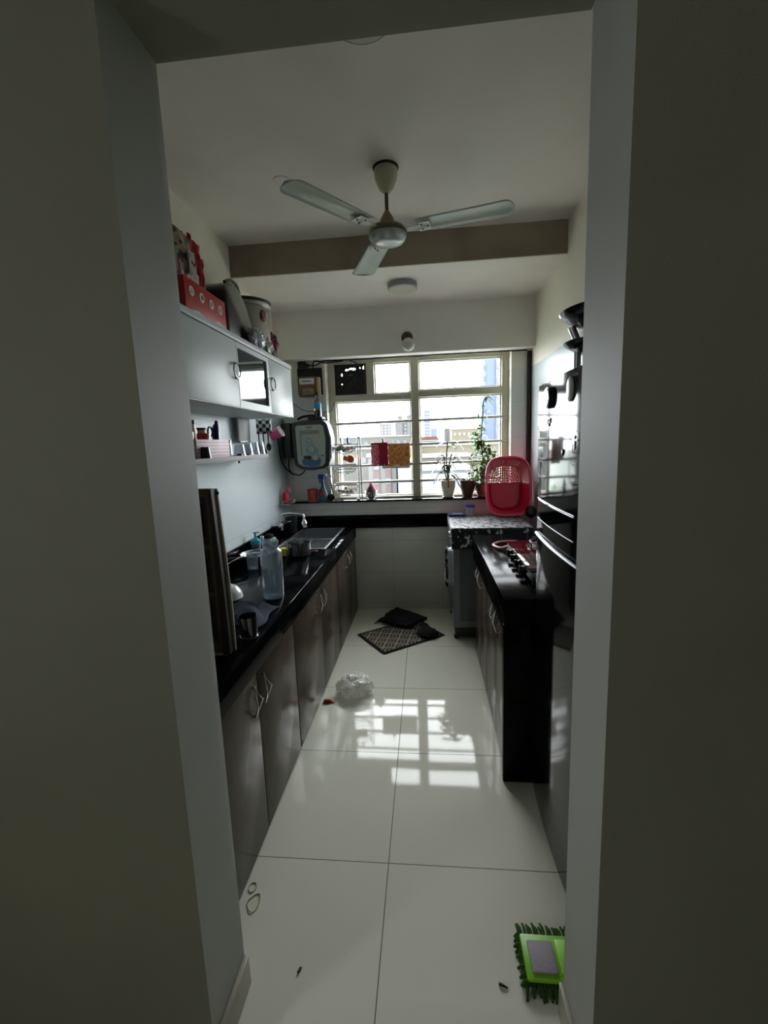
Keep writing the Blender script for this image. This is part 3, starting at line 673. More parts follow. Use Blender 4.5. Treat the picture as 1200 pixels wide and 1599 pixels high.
tag(link('hose', MB().tube(smooth_path([(-1.24, 3.72, 1.70), (-1.245, 3.74, 1.6), (-1.245, 3.78, 1.45), (-1.225, 3.83, 1.36), (-1.17, 3.87, 1.295)]), .007, 8), BLACKR), 'black hose hanging beside the tiled left wall corner', 'hose')
tag(link('hose', MB().tube(smooth_path([(-.87, 3.86, 1.352), (-.855, 3.87, 1.33), (-.852, 3.9, 1.29), (-.85, 3.95, 1.26)]), .005, 8), BLACKR), 'short black hose dropping from the right of the water purifier', 'hose')
tag(link('flat_pouch', MB().tube(smooth_path([(-1.1, 3.86, 1.768), (-1.06, 3.87, 1.79), (-.98, 3.88, 1.80), (-.9, 3.88, 1.785)]), [.010]*19, 8).box(-1.0, -.87, 3.82, 3.95, 1.7625, 1.785, .008), BLACKP), 'flat black pouch lying on top of the water purifier', 'pouch')
# cola bottle
t = thing('cola_bottle', 'cola bottle with blue label standing above the water purifier', 'bottle', (-.925, 3.9, 1.786))
link('bottle', MB().lathe([(0, 0), (.028, 0), (.031, .01), (.031, .05), (.029, .075), (.031, .10), (.029, .13), (.013, .165), (.011, .19), (0, .19)], (-.925, 3.9, 1.786), 24), mat('clear_pet', '8f8f8c', .12, trans=.6), t)
link('cola', MB().lathe([(0, .003), (.0315, .003), (.0315, .055), (.0, .055)], (-.925, 3.9, 1.7855), 24), mat('dark_cola', '180a0a', .1), t)
link('label', MB().lathe([(.0300, .07), (.0325, .07), (.0325, .115), (.0300, .115)], (-.925, 3.9, 1.786), 24, closed=True), mat('blue_label', '2a93c0', .4), t)
link('cap', MB().lathe([(0, .19), (.014, .19), (.014, .208), (0, .208)], (-.925, 3.9, 1.786), 20), BLACKP, t)

# electric meter on its black board
t = thing('electric_meter', 'brown boxed electricity meter with white dial on the back wall', 'electric meter', (-1.01, 3.98, 2.05))
link('backing_board', MB().box(-1.115, -.895, 4.0, YB-.0005, 1.985, 2.215, .003), mat('dark_wood_board', '15120f', .6), t)
link('case', MB().box(-1.09, -.935, 3.93, 4.0, 1.965, 2.135, .006), mat('amber_bakelite', '6b4526', .35), t)
link('side_cover', MB().box(-.935, -.908, 3.94, 4.0, 1.97, 2.13, .006), mat('tan_cover', 'a08d68', .4), t)
link('dial', MB().box(-1.08, -.95, 3.926, 3.931, 2.07, 2.12, .001), WHITEP, t)
link('dial_slot', MB().box(-1.06, -.975, 3.924, 3.927, 2.092, 2.10), BLACKP, t)
link('rating_plate', MB().box(-1.055, -.96, 3.926, 3.931, 1.985, 2.035, .001), mat('yellowed_plate', 'a39a78', .5, var=.5, vscale=90), t)
b = MB()
for k in range(3): b.box(-1.045+.005*k, -.975-.008*k, 3.9245, 3.9265, 1.994+.013*k, 1.997+.013*k)
link('plate_lettering', b, BLACKP, t)
t = thing('junction_box', 'small black switch box with cables, high in the back left corner', 'switch box', (-1.05, 4.0, 2.24))
link('box', MB().box(-1.10, -1.03, 3.97, YB-.001, 2.205, 2.27, .006), BLACKP, t)
link('knob', MB().cyl(.014, (-1.02, 3.985, 2.235), (-1.0, 3.985, 2.235), 12), BLACKP, t)
def cable(pts, r, label): tag(link('cable', MB().tube(smooth_path(pts), r, 8), BLACKR), label, 'cable')
cable([(-1.01, 3.985, 2.235), (-.94, 3.99, 2.235), (-.88, 3.995, 2.265), (-.8, 4.0, 2.268), (-.5, 4.0, 2.268), (-.1, 4.0, 2.27), (.4, 4.0, 2.27), (.86, 4.0, 2.27)], .006, 'long black cable running along the top of the window')
cable([(-.965, 3.99, 2.13), (-.965, 3.985, 2.25), (-.93, 3.99, 2.268), (-.85, 3.99, 2.25), (-.7, 4.0, 2.262)], .006, 'thick black cable rising out of the electricity meter')
cable([(-.64, 4.0, 2.262), (-.60, 4.05, 2.25), (-.57, 4.10, 2.225), (-.56, 4.125, 2.21)], .006, 'short black cable dropping into the black vent board')
cable([(-1.26, 3.3, 2.03), (-1.2, 3.72, 1.98), (-1.08, 3.97, 1.86), (-.96, 3.95, 1.84), (-.89, 3.99, 1.835), (-.85, 4.1, 1.85), (-.82, 4.12, 1.93)], .003, 'thin dark wire sagging from the wall cabinet past the cola bottle')
tag(link('corner_conduit', MB().box(.866, .897, 3.99, YB-.0005, .90, 2.26, .002), mat('dark_brown_conduit', '15100e', .5)), 'dark vertical conduit in the right corner by the window', 'conduit')

# soap rack on left wall corner
t = thing('soap_rack', 'small steel rack on the left wall in the corner', 'rack', (-1.23, 3.78, 1.04))
link('tray', MB().box(XL+.001, -1.17, 3.72, 3.9, 1.045, 1.052, .001).tube([(-1.17, 3.72, 1.075), (-1.17, 3.9, 1.075), (XL+.01, 3.9, 1.075)], .003, 6).tube([(XL+.01, 3.72, 1.075), (-1.17, 3.72, 1.075)], .003, 6), STEEL, t)
t = thing('scrub_sponge', 'red and pink scrubber standing on the corner steel rack', 'scrubber', (-1.22, 3.8, 1.052))
link('pad', MB().sphere((-1.225, 3.77, 1.105), .05, (.6, .7, 1.05), 14), mat('coral_foam', 'c8323f', .8, bump=.4, bscale=120), t)
link('handle', MB().sphere((-1.205, 3.80, 1.165), .03, (.8, .8, .9), 12), mat('pink_foam', 'd4717c', .8), t)
tag(link('soap_dish', MB().lathe([(0, 0), (.028, 0), (.034, .03), (.03, .03), (.024, .005), (0, .005)], (-1.193, 3.85, 1.0525), 20), mat('pale_plastic', 'b7b3aa', .5)), 'pale little dish beside the red scrubber on the corner rack', 'dish')

# ------------------------------------------------------------------ window sill things
SL = 1.0402
tag(link('plastic_container', MB().lathe([(0, 0), (.042, 0), (.048, .09), (.05, .105), (.046, .105), (.04, .008), (0, .008)], (-1.04, 4.0, 0), 28).b and MB().lathe([(0, SL), (.040, SL), (.046, SL+.10), (.049, SL+.112), (.044, SL+.112), (.038, SL+.008), (0, SL+.008)], (-1.035, 3.972, 0), 28), mat('brick_red_plastic', 'b8453f', .4)), 'brick red plastic tub on the sill below the purifier', 'container')
t = thing('spray_bottle', 'clear spray bottle with blue trigger on the window sill', 'spray bottle', (-.935, 4.0, SL))
link('bottle', MB().lathe([(0, SL), (.035, SL), (.04, SL+.02), (.038, SL+.09), (.018, SL+.13), (.013, SL+.20), (0, SL+.20)], (-.935, 3.975, 0), 24), mat('bluish_bottle', '5d7a93', .2, trans=.3), t)
link('trigger_head', MB().box(-.975, -.92, 3.96, 3.99, SL+.2, SL+.245, .006).box(-.965, -.955, 3.965, 3.985, SL+.165, SL+.2, .002), mat('royal_blue', '1c2aa0', .35), t)
link('nozzle', MB().cyl(.011, (-.92, 3.975, SL+.23), (-.895, 3.975, SL+.235), 12), WHITEP, t)
link('label', MB().box(-.955, -.915, 3.932, 3.936, SL+.055, SL+.09, .001), mat('red_print', 'a8323c', .5), t)
tag(link('brush', MB().cyl(.006, (-.87, 4.0, SL+.20), (-.845, 4.0, SL+.03), 8), BLACKP), 'thin black stick leaning by the window frame', 'stick')
tag(link('scouring_pad', MB().sphere((-.865, 3.985, SL+.032), .036, (.95, .55, .9), 14), mat('black_scourer', '0a0b0c', .9, bump=.6, bscale=150)), 'black rounded scourer on the sill by the wire stand', 'scourer')

# three tier wire basket stand
bs = thing('wire_basket_stand', 'three tier round wire basket stand in front of the window', 'wire stand', (-.73, 4.07, SL))
ys = 4.03
b = MB()
for xx, s in ((-.865, -1), (-.60, 1)):
    b.tube(smooth_path([(xx-.012, ys, SL+.0035), (xx-.012, ys, 1.3), (xx-.012, ys, 1.575), (xx, ys, 1.595), (xx+.012, ys, 1.575), (xx+.012, ys, 1.3), (xx+.012, ys, SL+.0035)], 4), .0052, 6)
link('frame', b, BRUSH, bs)
def wire_bowl(z, r, dpt, cx=-.732):
    b = MB(); cyy = ys
    for k, (rr, zz) in enumerate(((r, 0), (r*.92, -dpt*.45), (r*.68, -dpt*.8), (r*.3, -dpt))):
        b.tube([(cx+rr*math.cos(a), cyy+rr*.42*math.sin(a), z+zz) for a in [2*PI*i/28 for i in range(28)]], .0030 if k else .0045, 6, loop=True)
    for i in range(18):
        a = 2*PI*i/18; ca, sa = math.cos(a), math.sin(a)
        b.tube([(cx+q*ca, cyy+q*.42*sa, z+zz) for q, zz in ((r, 0), (r*.92, -dpt*.45), (r*.68, -dpt*.8), (r*.3, -dpt))], .0022, 4)
    b.cyl(.003, (-.875, cyy, z), (cx-r, cyy, z), 6).cyl(.003, (cx+r, cyy, z), (-.59, cyy, z), 6)
    return b
for z, r, dpt in ((1.545, .115, .085), (1.36, .115, .08), (1.18, .115, .095)):
    link('basket', wire_bowl(z, r, dpt), BRUSH, bs)
for i, (dx, dy, dz, r) in enumerate(((-.05, 0, .0, .028), (-.005, .0, -.008, .026), (.035, 0, .0, .024), (.07, 0, .005, .02), (-.025, .0, .025, .022))):
    tag(link('garlic_bulb', MB().lathe([(0, -r*.8), (r*.7, -r*.7), (r, -.1*r), (r*.7, r*.55), (r*.15, r*.95), (0, r*1.1)], (-.732+dx, ys, 1.507+dz), 14), mat('garlic_skin', '8b857a', .7, var=.6, vscale=60)), 'garlic bulb %s in the top wire basket' % ('at the left end', 'left of the middle', 'right of the middle', 'at the right end', 'topmost, at the left')[i], 'garlic', 'garlic in the top wire basket')
for i, (dx, dz, mm_, nm) in enumerate(((-.06, -.062, 'a8785c', 'brown onion'), (-.025, -.070, '9b8468', 'tan onion'), (.012, -.071, 'a06a58', 'reddish onion'), (.048, -.066, 'c0927c', 'pale pink onion'))):
    tag(link('onion', MB().sphere((-.732+dx, ys, 1.18+dz+.008), .019, (1, .9, .85), 14), mat('onion_%d' % i, mm_, .5)), '%s in the bottom wire basket' % nm, 'onion')
tag(link('bottle_cap', MB().lathe([(0, 0), (.012, 0), (.012, .02), (0, .02)], (-.735, ys, 1.141), 16), BLACKP), 'black cap on the onions in the bottom wire basket', 'cap')
tag(link('tape_roll', MB().lathe([(.022, -.009), (.034, -.009), (.034, .009), (.022, .009), (.022, -.009)], (-.672, ys-.055, 1.44-.026), 28, Matrix.Rotation(PI/2, 4, 'X') , closed=True), mat('orange_tape', 'e8743a', .4)), 'orange ring hanging from the top wire basket', 'tape')
tag(link('tape_tail', MB().box(-.735, -.695, ys-.058, ys-.054, 1.40, 1.44, .001, Matrix.Rotation(.4, 3, 'Y')), mat('orange_tape', 'e8743a', .4)), 'orange strip dangling beside the orange ring', 'strip')
def peg(x, z, y, m, label):
    t = thing('clothes_peg', label, 'peg', (x, y, z), 'clothes pegs at the window')
    link('jaw', MB().box(x-.008, x+.008, y-.009, y-.003, z-.03, z+.028, .002, Matrix.Rotation(.1, 3, 'X')), m, t)
    link('jaw', MB().box(x-.008, x+.008, y+.003, y+.009, z-.03, z+.028, .002, Matrix.Rotation(-.1, 3, 'X')), m, t)
    link('spring', MB().cyl(.003, (x-.01, y, z+.002), (x+.01, y, z+.002), 8), STEEL, t)
peg(-.69, 1.575, ys-.045, mat('blue_peg', '3d5fae', .4), 'blue clothes peg on the rim of the top wire basket')
peg(-.752, 1.58, ys-.045, mat('white_peg', 'c2c4cc', .4), 'white clothes peg on the rim of the top wire basket')

# napkins over the grille bar
def napkin(x0, x1, zt, zb, seed, yoff=0.):
    def f(u, v):
        t = v
        zz = zt - (zt-zb)*abs(t) + .004*noise.noise((u*4, v*3, seed))
        return (x0+(x1-x0)*u + .008*noise.noise((v*4, seed, u)), YG-.009-yoff + .006*math.sin(u*11+seed)*v, zz)
    return MB().sheet(f, 24, 20)
pinkm = pattern_mat('pink_and_white_weave', 'noise', 'd98a96', 'b92c4a', 90, .85, .5)
t = thing('kitchen_napkin', 'pink and dark red napkin pegged on the window bar', 'napkin', (-.42, YG, 1.53))
link('pink_half', napkin(-.50, -.402, 1.53, 1.335, 1), pinkm, t, solid=.002)
link('red_half', napkin(-.43, -.345, 1.533, 1.34, 2, .006), mat('crimson_cloth', '93112f', .85, bump=.3, bscale=200), t, solid=.002)
link('folded_top', MB().tube([(-.5, YG, 1.538), (-.345, YG, 1.54)], .012, 10), mat('crimson_cloth', '93112f', .85), t)
orm = pattern_mat('ochre_print', 'noise', 'cf9452', 'a8552f', 70, .85, .55)
t = thing('kitchen_napkin', 'ochre orange printed napkin hanging right of the red one', 'napkin', (-.24, YG, 1.53))
link('cloth', napkin(-.343, -.145, 1.535, 1.335, 3, .003), orm, t, solid=.002)
link('hem', napkin(-.40, -.15, 1.335, 1.312, 3, -.0005), mat('pale_hem', 'c9bda0', .85), t, solid=.002)
peg(-.388, 1.556, YG-.004, mat('grey_peg', '7d7f82', .4), 'grey clothes peg holding the red napkin')
# steel bowl with maroon cone
tag(link('steel_bowl', MB().lathe([(0, SL+.012), (.03, SL), (.033, SL), (.033, SL+.006), (.05, SL+.02), (.054, SL+.068), (.058, SL+.07), (.052, SL+.07), (.047, SL+.022), (0, SL+.016)], (-.51, 4.065, 0), 32), STEEL), 'small steel bowl on the window sill by the wire stand', 'bowl')
tag(link('cloth_bundle', MB().lathe([(0, SL+.024), (.044, SL+.03), (.048, SL+.06), (.043, SL+.085), (.025, SL+.115), (.010, SL+.14), (.0, SL+.152)], (-.51, 4.065, 0), 20), mat('maroon_cloth', '5a1620', .8, bump=.6, bscale=60)), 'maroon pointed bundle sitting in the small steel bowl', 'bundle')
tag(link('sill_tab', MB().box(-.635, -.605, 3.995, 4.02, SL, SL+.016, .002), mat('grey_tab', '9a9a98', .5)), 'little grey block on the sill before the wire stand', 'block')

# potted plants
def leaf_blade(b, p, d, L, W, droop, up_=Vector((0, 0, 1)), n=6):
    d = Vector(d).normalized(); side = d.cross(up_)
    if side.length < .01: side = Vector((1, 0, 0))
    side.normalize(); P = Vector(p); prev = None
    for i in range(n+1):
        t = i/n; w = W*math.sin(PI*min(1, t*.93+.05))**.8
        c = P + d*L*t + Vector((0, 0, -droop*L*t*t))
        if i == n: ring = [b.b.verts.new(c)]
        else: ring = [b.b.verts.new(c-side*w), b.b.verts.new(c+Vector((0, 0, -.15*w))), b.b.verts.new(c+side*w)]
        if prev:
            if len(ring) == 3:
                b.b.faces.new((prev[0], prev[1], ring[1], ring[0])); b.b.faces.new((prev[1], prev[2], ring[2], ring[1]))
            else:
                b.b.faces.new((prev[0], prev[1], ring[0])); b.b.faces.new((prev[1], prev[2], ring[0]))
        prev = ring
def pot(t, x, y, r0, r1, h, m, soil=True):
    link('pot', MB().lathe([(0, SL), (r0, SL), (r0*1.05, SL+.01), (r1*.97, SL+h*.6), (r1, SL+h*.88), (r1, SL+h), (r1-.007, SL+h), (r1-.009, SL+h*.8), (0, SL+h*.8)], (x, y, 0), 32), m, t)
    if soil: link('soil', MB().lathe([(0, SL+h*.8), (r1-.009, SL+h*.8), (r1-.009, SL+h*.9), (0, SL+h*.93)], (x, y, 0), 24), SOIL, t)
pp = thing('potted_plant', 'long-leaved plant in a cream pot on the window sill', 'plant', (.19, 4.07, SL))
pot(pp, .192, 4.055, .042, .068, .155, CREAMP)
b = MB(); s = MB(); rnd = random.Random(3)
for (tx, tz, n_) in ((.0, .36, 14), (.035, .25, 12), (-.03, .22, 11)):
    top = Vector((.192+tx, 4.05, SL+.14+tz))
    s.tube(smooth_path([(.192+tx*.2, 4.055, SL+.13), (.192+tx*.6-.012, 4.05, SL+.14+tz*.5), top], 5), .006, 6)
    for k in range(n_):
        f = .25+.75*k/(n_-1); base = Vector((.192+tx*f, 4.05, SL+.14+tz*f))
        a = k*2.4+tx*30
        L = rnd.uniform(.07, .12)
        leaf_blade(b, base, (math.cos(a), .35*math.sin(a)-.1, .45), L*1.45, .022, rnd.uniform(.7, 1.3))
leaf_blade(b, (.25, 4.05, SL+.17), (1, -.1, -.3), .09, .014, .5)
link('stem', s, STEMM, pp); link('leaves', b, LEAFD, pp)
link('dead_leaf', MB().box(.185, .20, 3.984, 3.987, SL+.09, SL+.16, .001).box(.135, .14, 4.01, 4.013, SL+.1, SL+.15, .001), mat('dry_leaf', 'a8621f', .7), pp)
link('saucer', MB().lathe([(0, SL-.0001), (.05, SL-.0001), (.055, SL+.006), (0, SL+.004)], (.192, 4.055, 0), 28), BLACKP, pp)

pb = thing('potted_plant', 'brown plastic pot with thin bare stems right of the cream pot', 'plant', (.36, 4.07, SL))
pot(pb, .365, 4.06, .042, .069, .15, mat('brown_pot', '3b271f', .5))
s = MB(); b = MB()
for k in range(3):
    top = Vector((.40+.02*k, 4.05, SL+.33+.03*k))
    s.tube(smooth_path([(.37+.01*k, 4.06, SL+.12), (.39+.015*k, 4.055, SL+.22), top], 4), .002, 5)
    for q in range(14): leaf_blade(b, top+Vector((rnd.uniform(-.03, .03), rnd.uniform(-.01, .01), rnd.uniform(-.06, .03))), (rnd.uniform(-1, 1), rnd.uniform(-.4, .4), rnd.uniform(-.3, .6)), .026, .010, .3, n=3)
link('stem', s, STEMM, pb); link('leaves', b, mat('dusty_leaf', '6b6a52', .7), pb)
pv = thing('potted_plant', 'tall bushy green plant in a pinkish pot beside the red basket', 'plant', (.49, 4.07, SL))
pot(pv, .495, 4.065, .04, .06, .12, mat('dusty_pink_pot', '8f6259', .6))
s = MB(); b = MB(); rnd = random.Random(11)
trunk = smooth_path([(.49, 4.06, SL+.1), (.50, 4.05, 1.35), (.485, 4.05, 1.55), (.50, 4.05, 1.75), (.505, 4.05, 1.86), (.53, 4.05, 1.90)], 6)
s.tube(trunk, [.006]*12+[.005]*(len(trunk)-12), 6)
for k in range(620):
    z = rnd.choice((rnd.uniform(1.16, 1.66), rnd.uniform(1.3, 1.6), rnd.uniform(1.12, 1.32)))
    spread = .075 if z > 1.3 else .085
    cx = .47 + (.03 if 1.3 < z < 1.5 else -.0)
    if 1.28 < z < 1.46: cx += .04; spread = .10
    if z > 1.5: cx = .46; spread = .05
    p = Vector((cx+rnd.gauss(0, spread*.55), 4.06+rnd.uniform(-.045, .05), z))
    leaf_blade(b, p, (rnd.uniform(-1, 1), rnd.uniform(-.6, .6), rnd.uniform(-.5, .7)), rnd.uniform(.03, .05), rnd.uniform(.012, .019), .4, n=3)
for k in range(26):
    p = Vector((.49+rnd.gauss(.01, .03), 4.05, rnd.choice((rnd.uniform(1.68, 1.8), rnd.uniform(1.84, 1.93)))))
    leaf_blade(b, p, (rnd.uniform(-1, 1), rnd.uniform(-.3, .3), rnd.uniform(-.8, .2)), rnd.uniform(.02, .06), rnd.uniform(.006, .010), .5, n=3)
for k in range(5):
    leaf_blade(b, (.515, 4.05, 1.91), (math.cos(k*.9-.6), .1, .3-.2*k), .09, .013, .8, n=4)
link('stem', s, STEMM, pv); link('leaves', b, LEAF, pv)
t = thing('trailing_plant', 'low round-leaved sprig between the brown and pink pots', 'plant', (.43, 4.01, SL))
b = MB(); s = MB()
for k in range(9):
    a = k*.75; tip = Vector((.43+.045*math.cos(a), 4.008+.012*math.sin(a), SL+.05+.06*abs(math.sin(k*1.3))))
    s.tube([(.43, 4.012, SL+.002), tuple((tip+Vector((.43, 4.012, SL)))/2+Vector((0, 0, .02))), tip], .0015, 4)
    for q in range(4): leaf_blade(b, tip+Vector((rnd.uniform(-.01, .01), 0, rnd.uniform(-.015, .01))), (rnd.uniform(-1, 1), -.2, rnd.uniform(-.2, .8)), .016, .008, .2, n=3)
link('stem', s, STEMM, t); link('leaves', b, LEAFD, t)
t = thing('lidded_tub', 'small tub with blue lid under the edge of the window sill', 'tub', (.385, 3.96, .89))
link('tub', MB().lathe([(0, .894), (.034, .894), (.038, .97), (0, .97)], (.372, 3.90, 0), 24), mat('pale_tub', 'a9acb4', .4), t)
link('lid', MB().lathe([(0, .97), (.041, .97), (.041, .988), (0, .988)], (.372, 3.90, 0), 24), mat('royal_blue', '1c2aa0', .35), t)

# ------------------------------------------------------------------ red laundry basket, leaning with its mouth to the camera
rb = thing('laundry_basket', 'pinkish red plastic basket leaning in the corner on the washing machine', 'basket', (.68, 3.85, .9))
def sq(a, hw, hh, e=3.4):
    c, s_ = math.cos(a), math.sin(a)
    return (hw*math.copysign(abs(c)**(2/e), c), hh*math.copysign(abs(s_)**(2/e), s_))
# local frame: mouth plane u (x) and v (up, tilted back), depth w to the back
tilt = math.radians(10)
bc = Vector((.675, 3.775, 1.155)); U = Vector((1, 0, 0)); Vv = Vector((0, math.sin(tilt), math.cos(tilt))); W = Vector((0, math.cos(tilt), -math.sin(tilt)))
def bp(hw, hh, a, dpt): x_, z_ = sq(a, hw, hh); return bc + U*x_ + Vv*z_ + W*dpt
NA, ND = 72, 10; b = MB(); rings = []
DEP = .17
def sz(t): return (.178-.045*t, .238-.05*t)
for j in range(ND+1):
    t_ = j/ND; hw, hh = sz(t_); rings.append([b.b.verts.new(bp(hw, hh, 2*PI*(i+.5)/NA, DEP*t_)) for i in range(NA)])
for j in range(ND):
    for i in range(NA):
        slot = (i % 3 != 0) and (j in (2, 3, 5, 6, 8)) and False
        if not slot: b.b.faces.new((rings[j][i], rings[j][(i+1) % NA], rings[j+1][(i+1) % NA], rings[j+1][i]))
link('side_wall', b, PINKR, rb, solid=.003)
# perforated top side strips and bottom lattice
b = MB(); hw, hh = sz(1)
G = 14; vv = {}; vpos = {}
def gp(i, j):
    if (i, j) not in vv:
        x_ = -1+2*i/G; z_ = -1+2*j/(G+4)
        # squircle mapping
        k = (abs(x_)**3.4+abs(z_)**3.4)**(1/3.4); mx_ = max(abs(x_), abs(z_)); f = (mx_/k) if k > 1e-6 else 1
        vpos[(i, j)] = bc + U*x_*f*hw + Vv*z_*f*hh + W*DEP; vv[(i, j)] = b.b.verts.new(vpos[(i, j)])
    return vv[(i, j)]
for i in range(G):
    for j in range(G+4): b.b.faces.new((gp(i, j), gp(i+1, j), gp(i+1, j+1), gp(i, j+1)))
holes_ = []
for i in range(G):
    for j in range(G+4):
        pass
base_o = link('lattice_bottom', b, PINKR, rb)
wf = base_o.modifiers.new('lattice', 'WIREFRAME'); wf.thickness = .012; wf.use_even_offset = False
b = MB()
for j in range(4):   # solid band down the middle of the bottom
    pass
PV = {}
def pv_(i, j):
    if (i, j) not in PV: PV[(i, j)] = b.b.verts.new(vpos[(i, j)] - W*.007)
    return PV[(i, j)]
for i in range(G):
    for j in range(11): b.b.faces.new((pv_(i, j), pv_(i+1, j), pv_(i+1, j+1), pv_(i, j+1)))
link('bottom_plate', b, PINKR, rb, solid=.002)
link('rim', MB().tube([bp(.182, .242, 2*PI*i/72, -.002) for i in range(72)], .008, 8, loop=True), mat('light_red_rim', 'd9526a', .35), rb)
def slots(a0, a1, n, hw_, hh_, j0, j1):
    b = MB()
    for k in range(n):
        a = a0+(a1-a0)*k/(n-1); p0 = bp(*sz(j0), a, DEP*j0)*1.0; p1 = bp(*sz(j1), a, DEP*j1)
        n_ = (bc+W*DEP*.5 - p0); n_.normalize()
        b.tube([p0+n_*.003, p1+n_*.003], .0035, 5)
    return b
link('slot_row', slots(PI*.32, PI*.68, 12, 0, 0, .25, .8), mat('pale_slot', 'e2a0ac', .4), rb)
tag(link('dark_bag', MB().sphere((.845, 3.72, .945), .05, (.9, 1.6, 1.0), 16), mat('black_bag', '0e0c10', .5, bump=.5, bscale=30)), 'dark crumpled bag between the red basket and the right wall', 'bag')

# ------------------------------------------------------------------ things on the left counter
t = thing('saucepan', 'small steel cooking pot on the black worktop before the sink', 'pot', (-.87, 2.88, CT))
link('pot', MB().lathe([(0, 0), (.07, 0), (.078, .008), (.078, .085), (.092, .092), (.092, .095), (.074, .089), (.074, .01), (0, .008)], (-.872, 2.9, CT+.0005), 40), STEEL, t)
link('base', MB().lathe([(0, -.0), (.069, -.0), (.069, .0008), (0, .0008)], (-.872, 2.9, CT), 30), BLACKP, t)
tag(link('sponge', MB().box(-1.0, -.965, 2.87, 2.93, CT, CT+.05, .005, Matrix.Rotation(.3, 3, 'Z')), mat('yellow_sponge', 'd8d43a', .9, bump=.3, bscale=150)), 'yellow sponge standing beside the steel pot', 'sponge')
# ribbed glass jug
t = thing('glass_jug', 'tall ribbed clear glass bottle on the left worktop', 'bottle', (-.76, 2.06, CT))
prof = [(0, .004), (.046, .0), (.050, .008), (.050, .228), (.047, .238), (.037, .246), (.036, .262), (.039, .266), (.039, .285), (.035, .285), (.033, .262), (.034, .246), (.045, .232), (.045, .02), (0, .014)]
b = MB(); n = 48; rings = []
for r, z in prof:
    ring = []
    for i in range(n):
        a = 2*PI*i/n; rr = r*(1+.09*abs(math.cos(a*6))) if .01 < z < .235 else r
        ring.append(b.b.verts.new((-.765+rr*math.cos(a), 2.07+rr*math.sin(a), CT+z)))
    rings.append(ring)
for a_, c_ in zip(rings, rings[1:]):
    for i in range(n): b.b.faces.new((a_[i], a_[(i+1) % n], c_[(i+1) % n], c_[i]))
link('bottle', b, glassy('ribbed_glass', (.80, .85, .9), .14, .10, .12), t)
tag(link('drinking_glass', MB().lathe([(0, .003), (.032, 0), (.036, .09), (.034, .09), (.03, .008), (0, .01)], (-1.075, 2.585, CT+.0002), 28), JARG), 'clear drinking glass on the left worktop beside the pan', 'glass')
# frying pan with lid rim
t = thing('frying_pan', 'steel pan with a black handle at the back of the left worktop', 'pan', (-1.13, 2.78, CT))
link('pan', MB().lathe([(0, 0), (.07, 0), (.10, .02), (.108, .045), (.112, .047), (.104, .045), (.095, .022), (.066, .004), (0, .004)], (-1.125, 2.79, CT), 36), STEEL, t)
link('handle', MB().tube(smooth_path([(-1.115, 2.69, CT+.04), (-1.135, 2.665, CT+.045), (-1.18, 2.63, CT+.048), (-1.24, 2.60, CT+.05)]), [.007]*6+[.013]*13, 10), BLACKP, t)
t = thing('serving_spoon', 'long steel spoon with curved handle lying across the pan', 'spoon', (-1.15, 2.6, CT))
link('handle', MB().tube(smooth_path([(-1.06, 2.74, CT+.062), (-1.12, 2.66, CT+.075), (-1.19, 2.5, CT+.055), (-1.21, 2.38, CT+.02)]), .004, 8), CHROME, t)
link('bowl', MB().sphere((-1.05, 2.76, CT+.056), .022, (1, 1.2, .4), 14), CHROME, t)
t = thing('soap_dispenser', 'teal pump bottle of dish soap against the left wall', 'soap bottle', (-1.215, 3.0, CT))
link('bottle', MB().lathe([(0, 0), (.034, 0), (.036, .06), (0, .06)], (-1.212, 3.0, CT), 24), mat('purplish_liquid', '74697c', .2), t)
link('shoulder', MB().lathe([(0, .06), (.0365, .06), (.036, .085), (.02, .1), (.012, .105), (0, .105)], (-1.212, 3.0, CT), 24), mat('teal_plastic', '2f9aa8', .3), t)
link('pump', MB().cyl(.008, (-1.212, 3.0, CT+.105), (-1.212, 3.0, CT+.14), 12).cyl(.005, (-1.225, 3.0, CT+.14), (-1.18, 3.0, CT+.143), 8), mat('teal_plastic', '2f9aa8', .3), t)
tag(link('steel_canister', MB().lathe([(0, 0), (.015, 0), (.015, .085), (.012, .09), (0, .09)], (-1.215, 3.13, CT), 24), STEEL), 'slim steel canister next to the teal soap bottle', 'canister')
t = thing('dish_soap_tub', 'pale green dish soap tub with black scrubber on top', 'tub', (-1.21, 3.27, CT))
link('tub', MB().box(-1.25, -1.17, 3.22, 3.31, CT, CT+.045, .006), mat('pale_green_tub', '8fb0a0', .4), t)
link('scrubber', MB().sphere((-1.21, 3.265, CT+.062), .032, (1.1, 1.1, .6), 16), mat('black_scourer', '0a0b0c', .9), t)
t = thing('cutlery_holder', 'black cylindrical holder at the back of the worktop by the faucet', 'holder', (-1.15, 3.9, CT))
link('cup', MB().lathe([(0, 0), (.05, 0), (.052, .13), (.048, .13), (.046, .006), (0, .006)], (-1.17, 3.72, CT), 28), BLACKP, t)
# steel cup
t = thing('steel_cup', 'dark steel cup near the worktop edge, closest to the doorway', 'cup', (-.70, 1.60, CT))
link('cup', MB().lathe([(0, 0), (.032, 0), (.036, .09), (.0375, .0915), (.034, .09), (.030, .006), (0, .006)], (-.703, 1.60, CT), 36), mat('darker_steel', '7a7d80', .18, metal=1), t)
link('base_ring', MB().lathe([(.0325, .004), (.035, .004), (.035, .01), (.0325, .01)], (-.703, 1.60, CT), 30, closed=True), STEEL, t)
# bowl upside down
tag(link('white_bowl', MB().lathe([(.075, 0), (.07, .025), (.05, .052), (.03, .062), (.0, .062)], (-1.0, 2.06, CT+.0003), 36), mat('white_ceramic', 'd0d2d6', .12)), 'white ceramic bowl upside down behind the blue cloth', 'bowl')
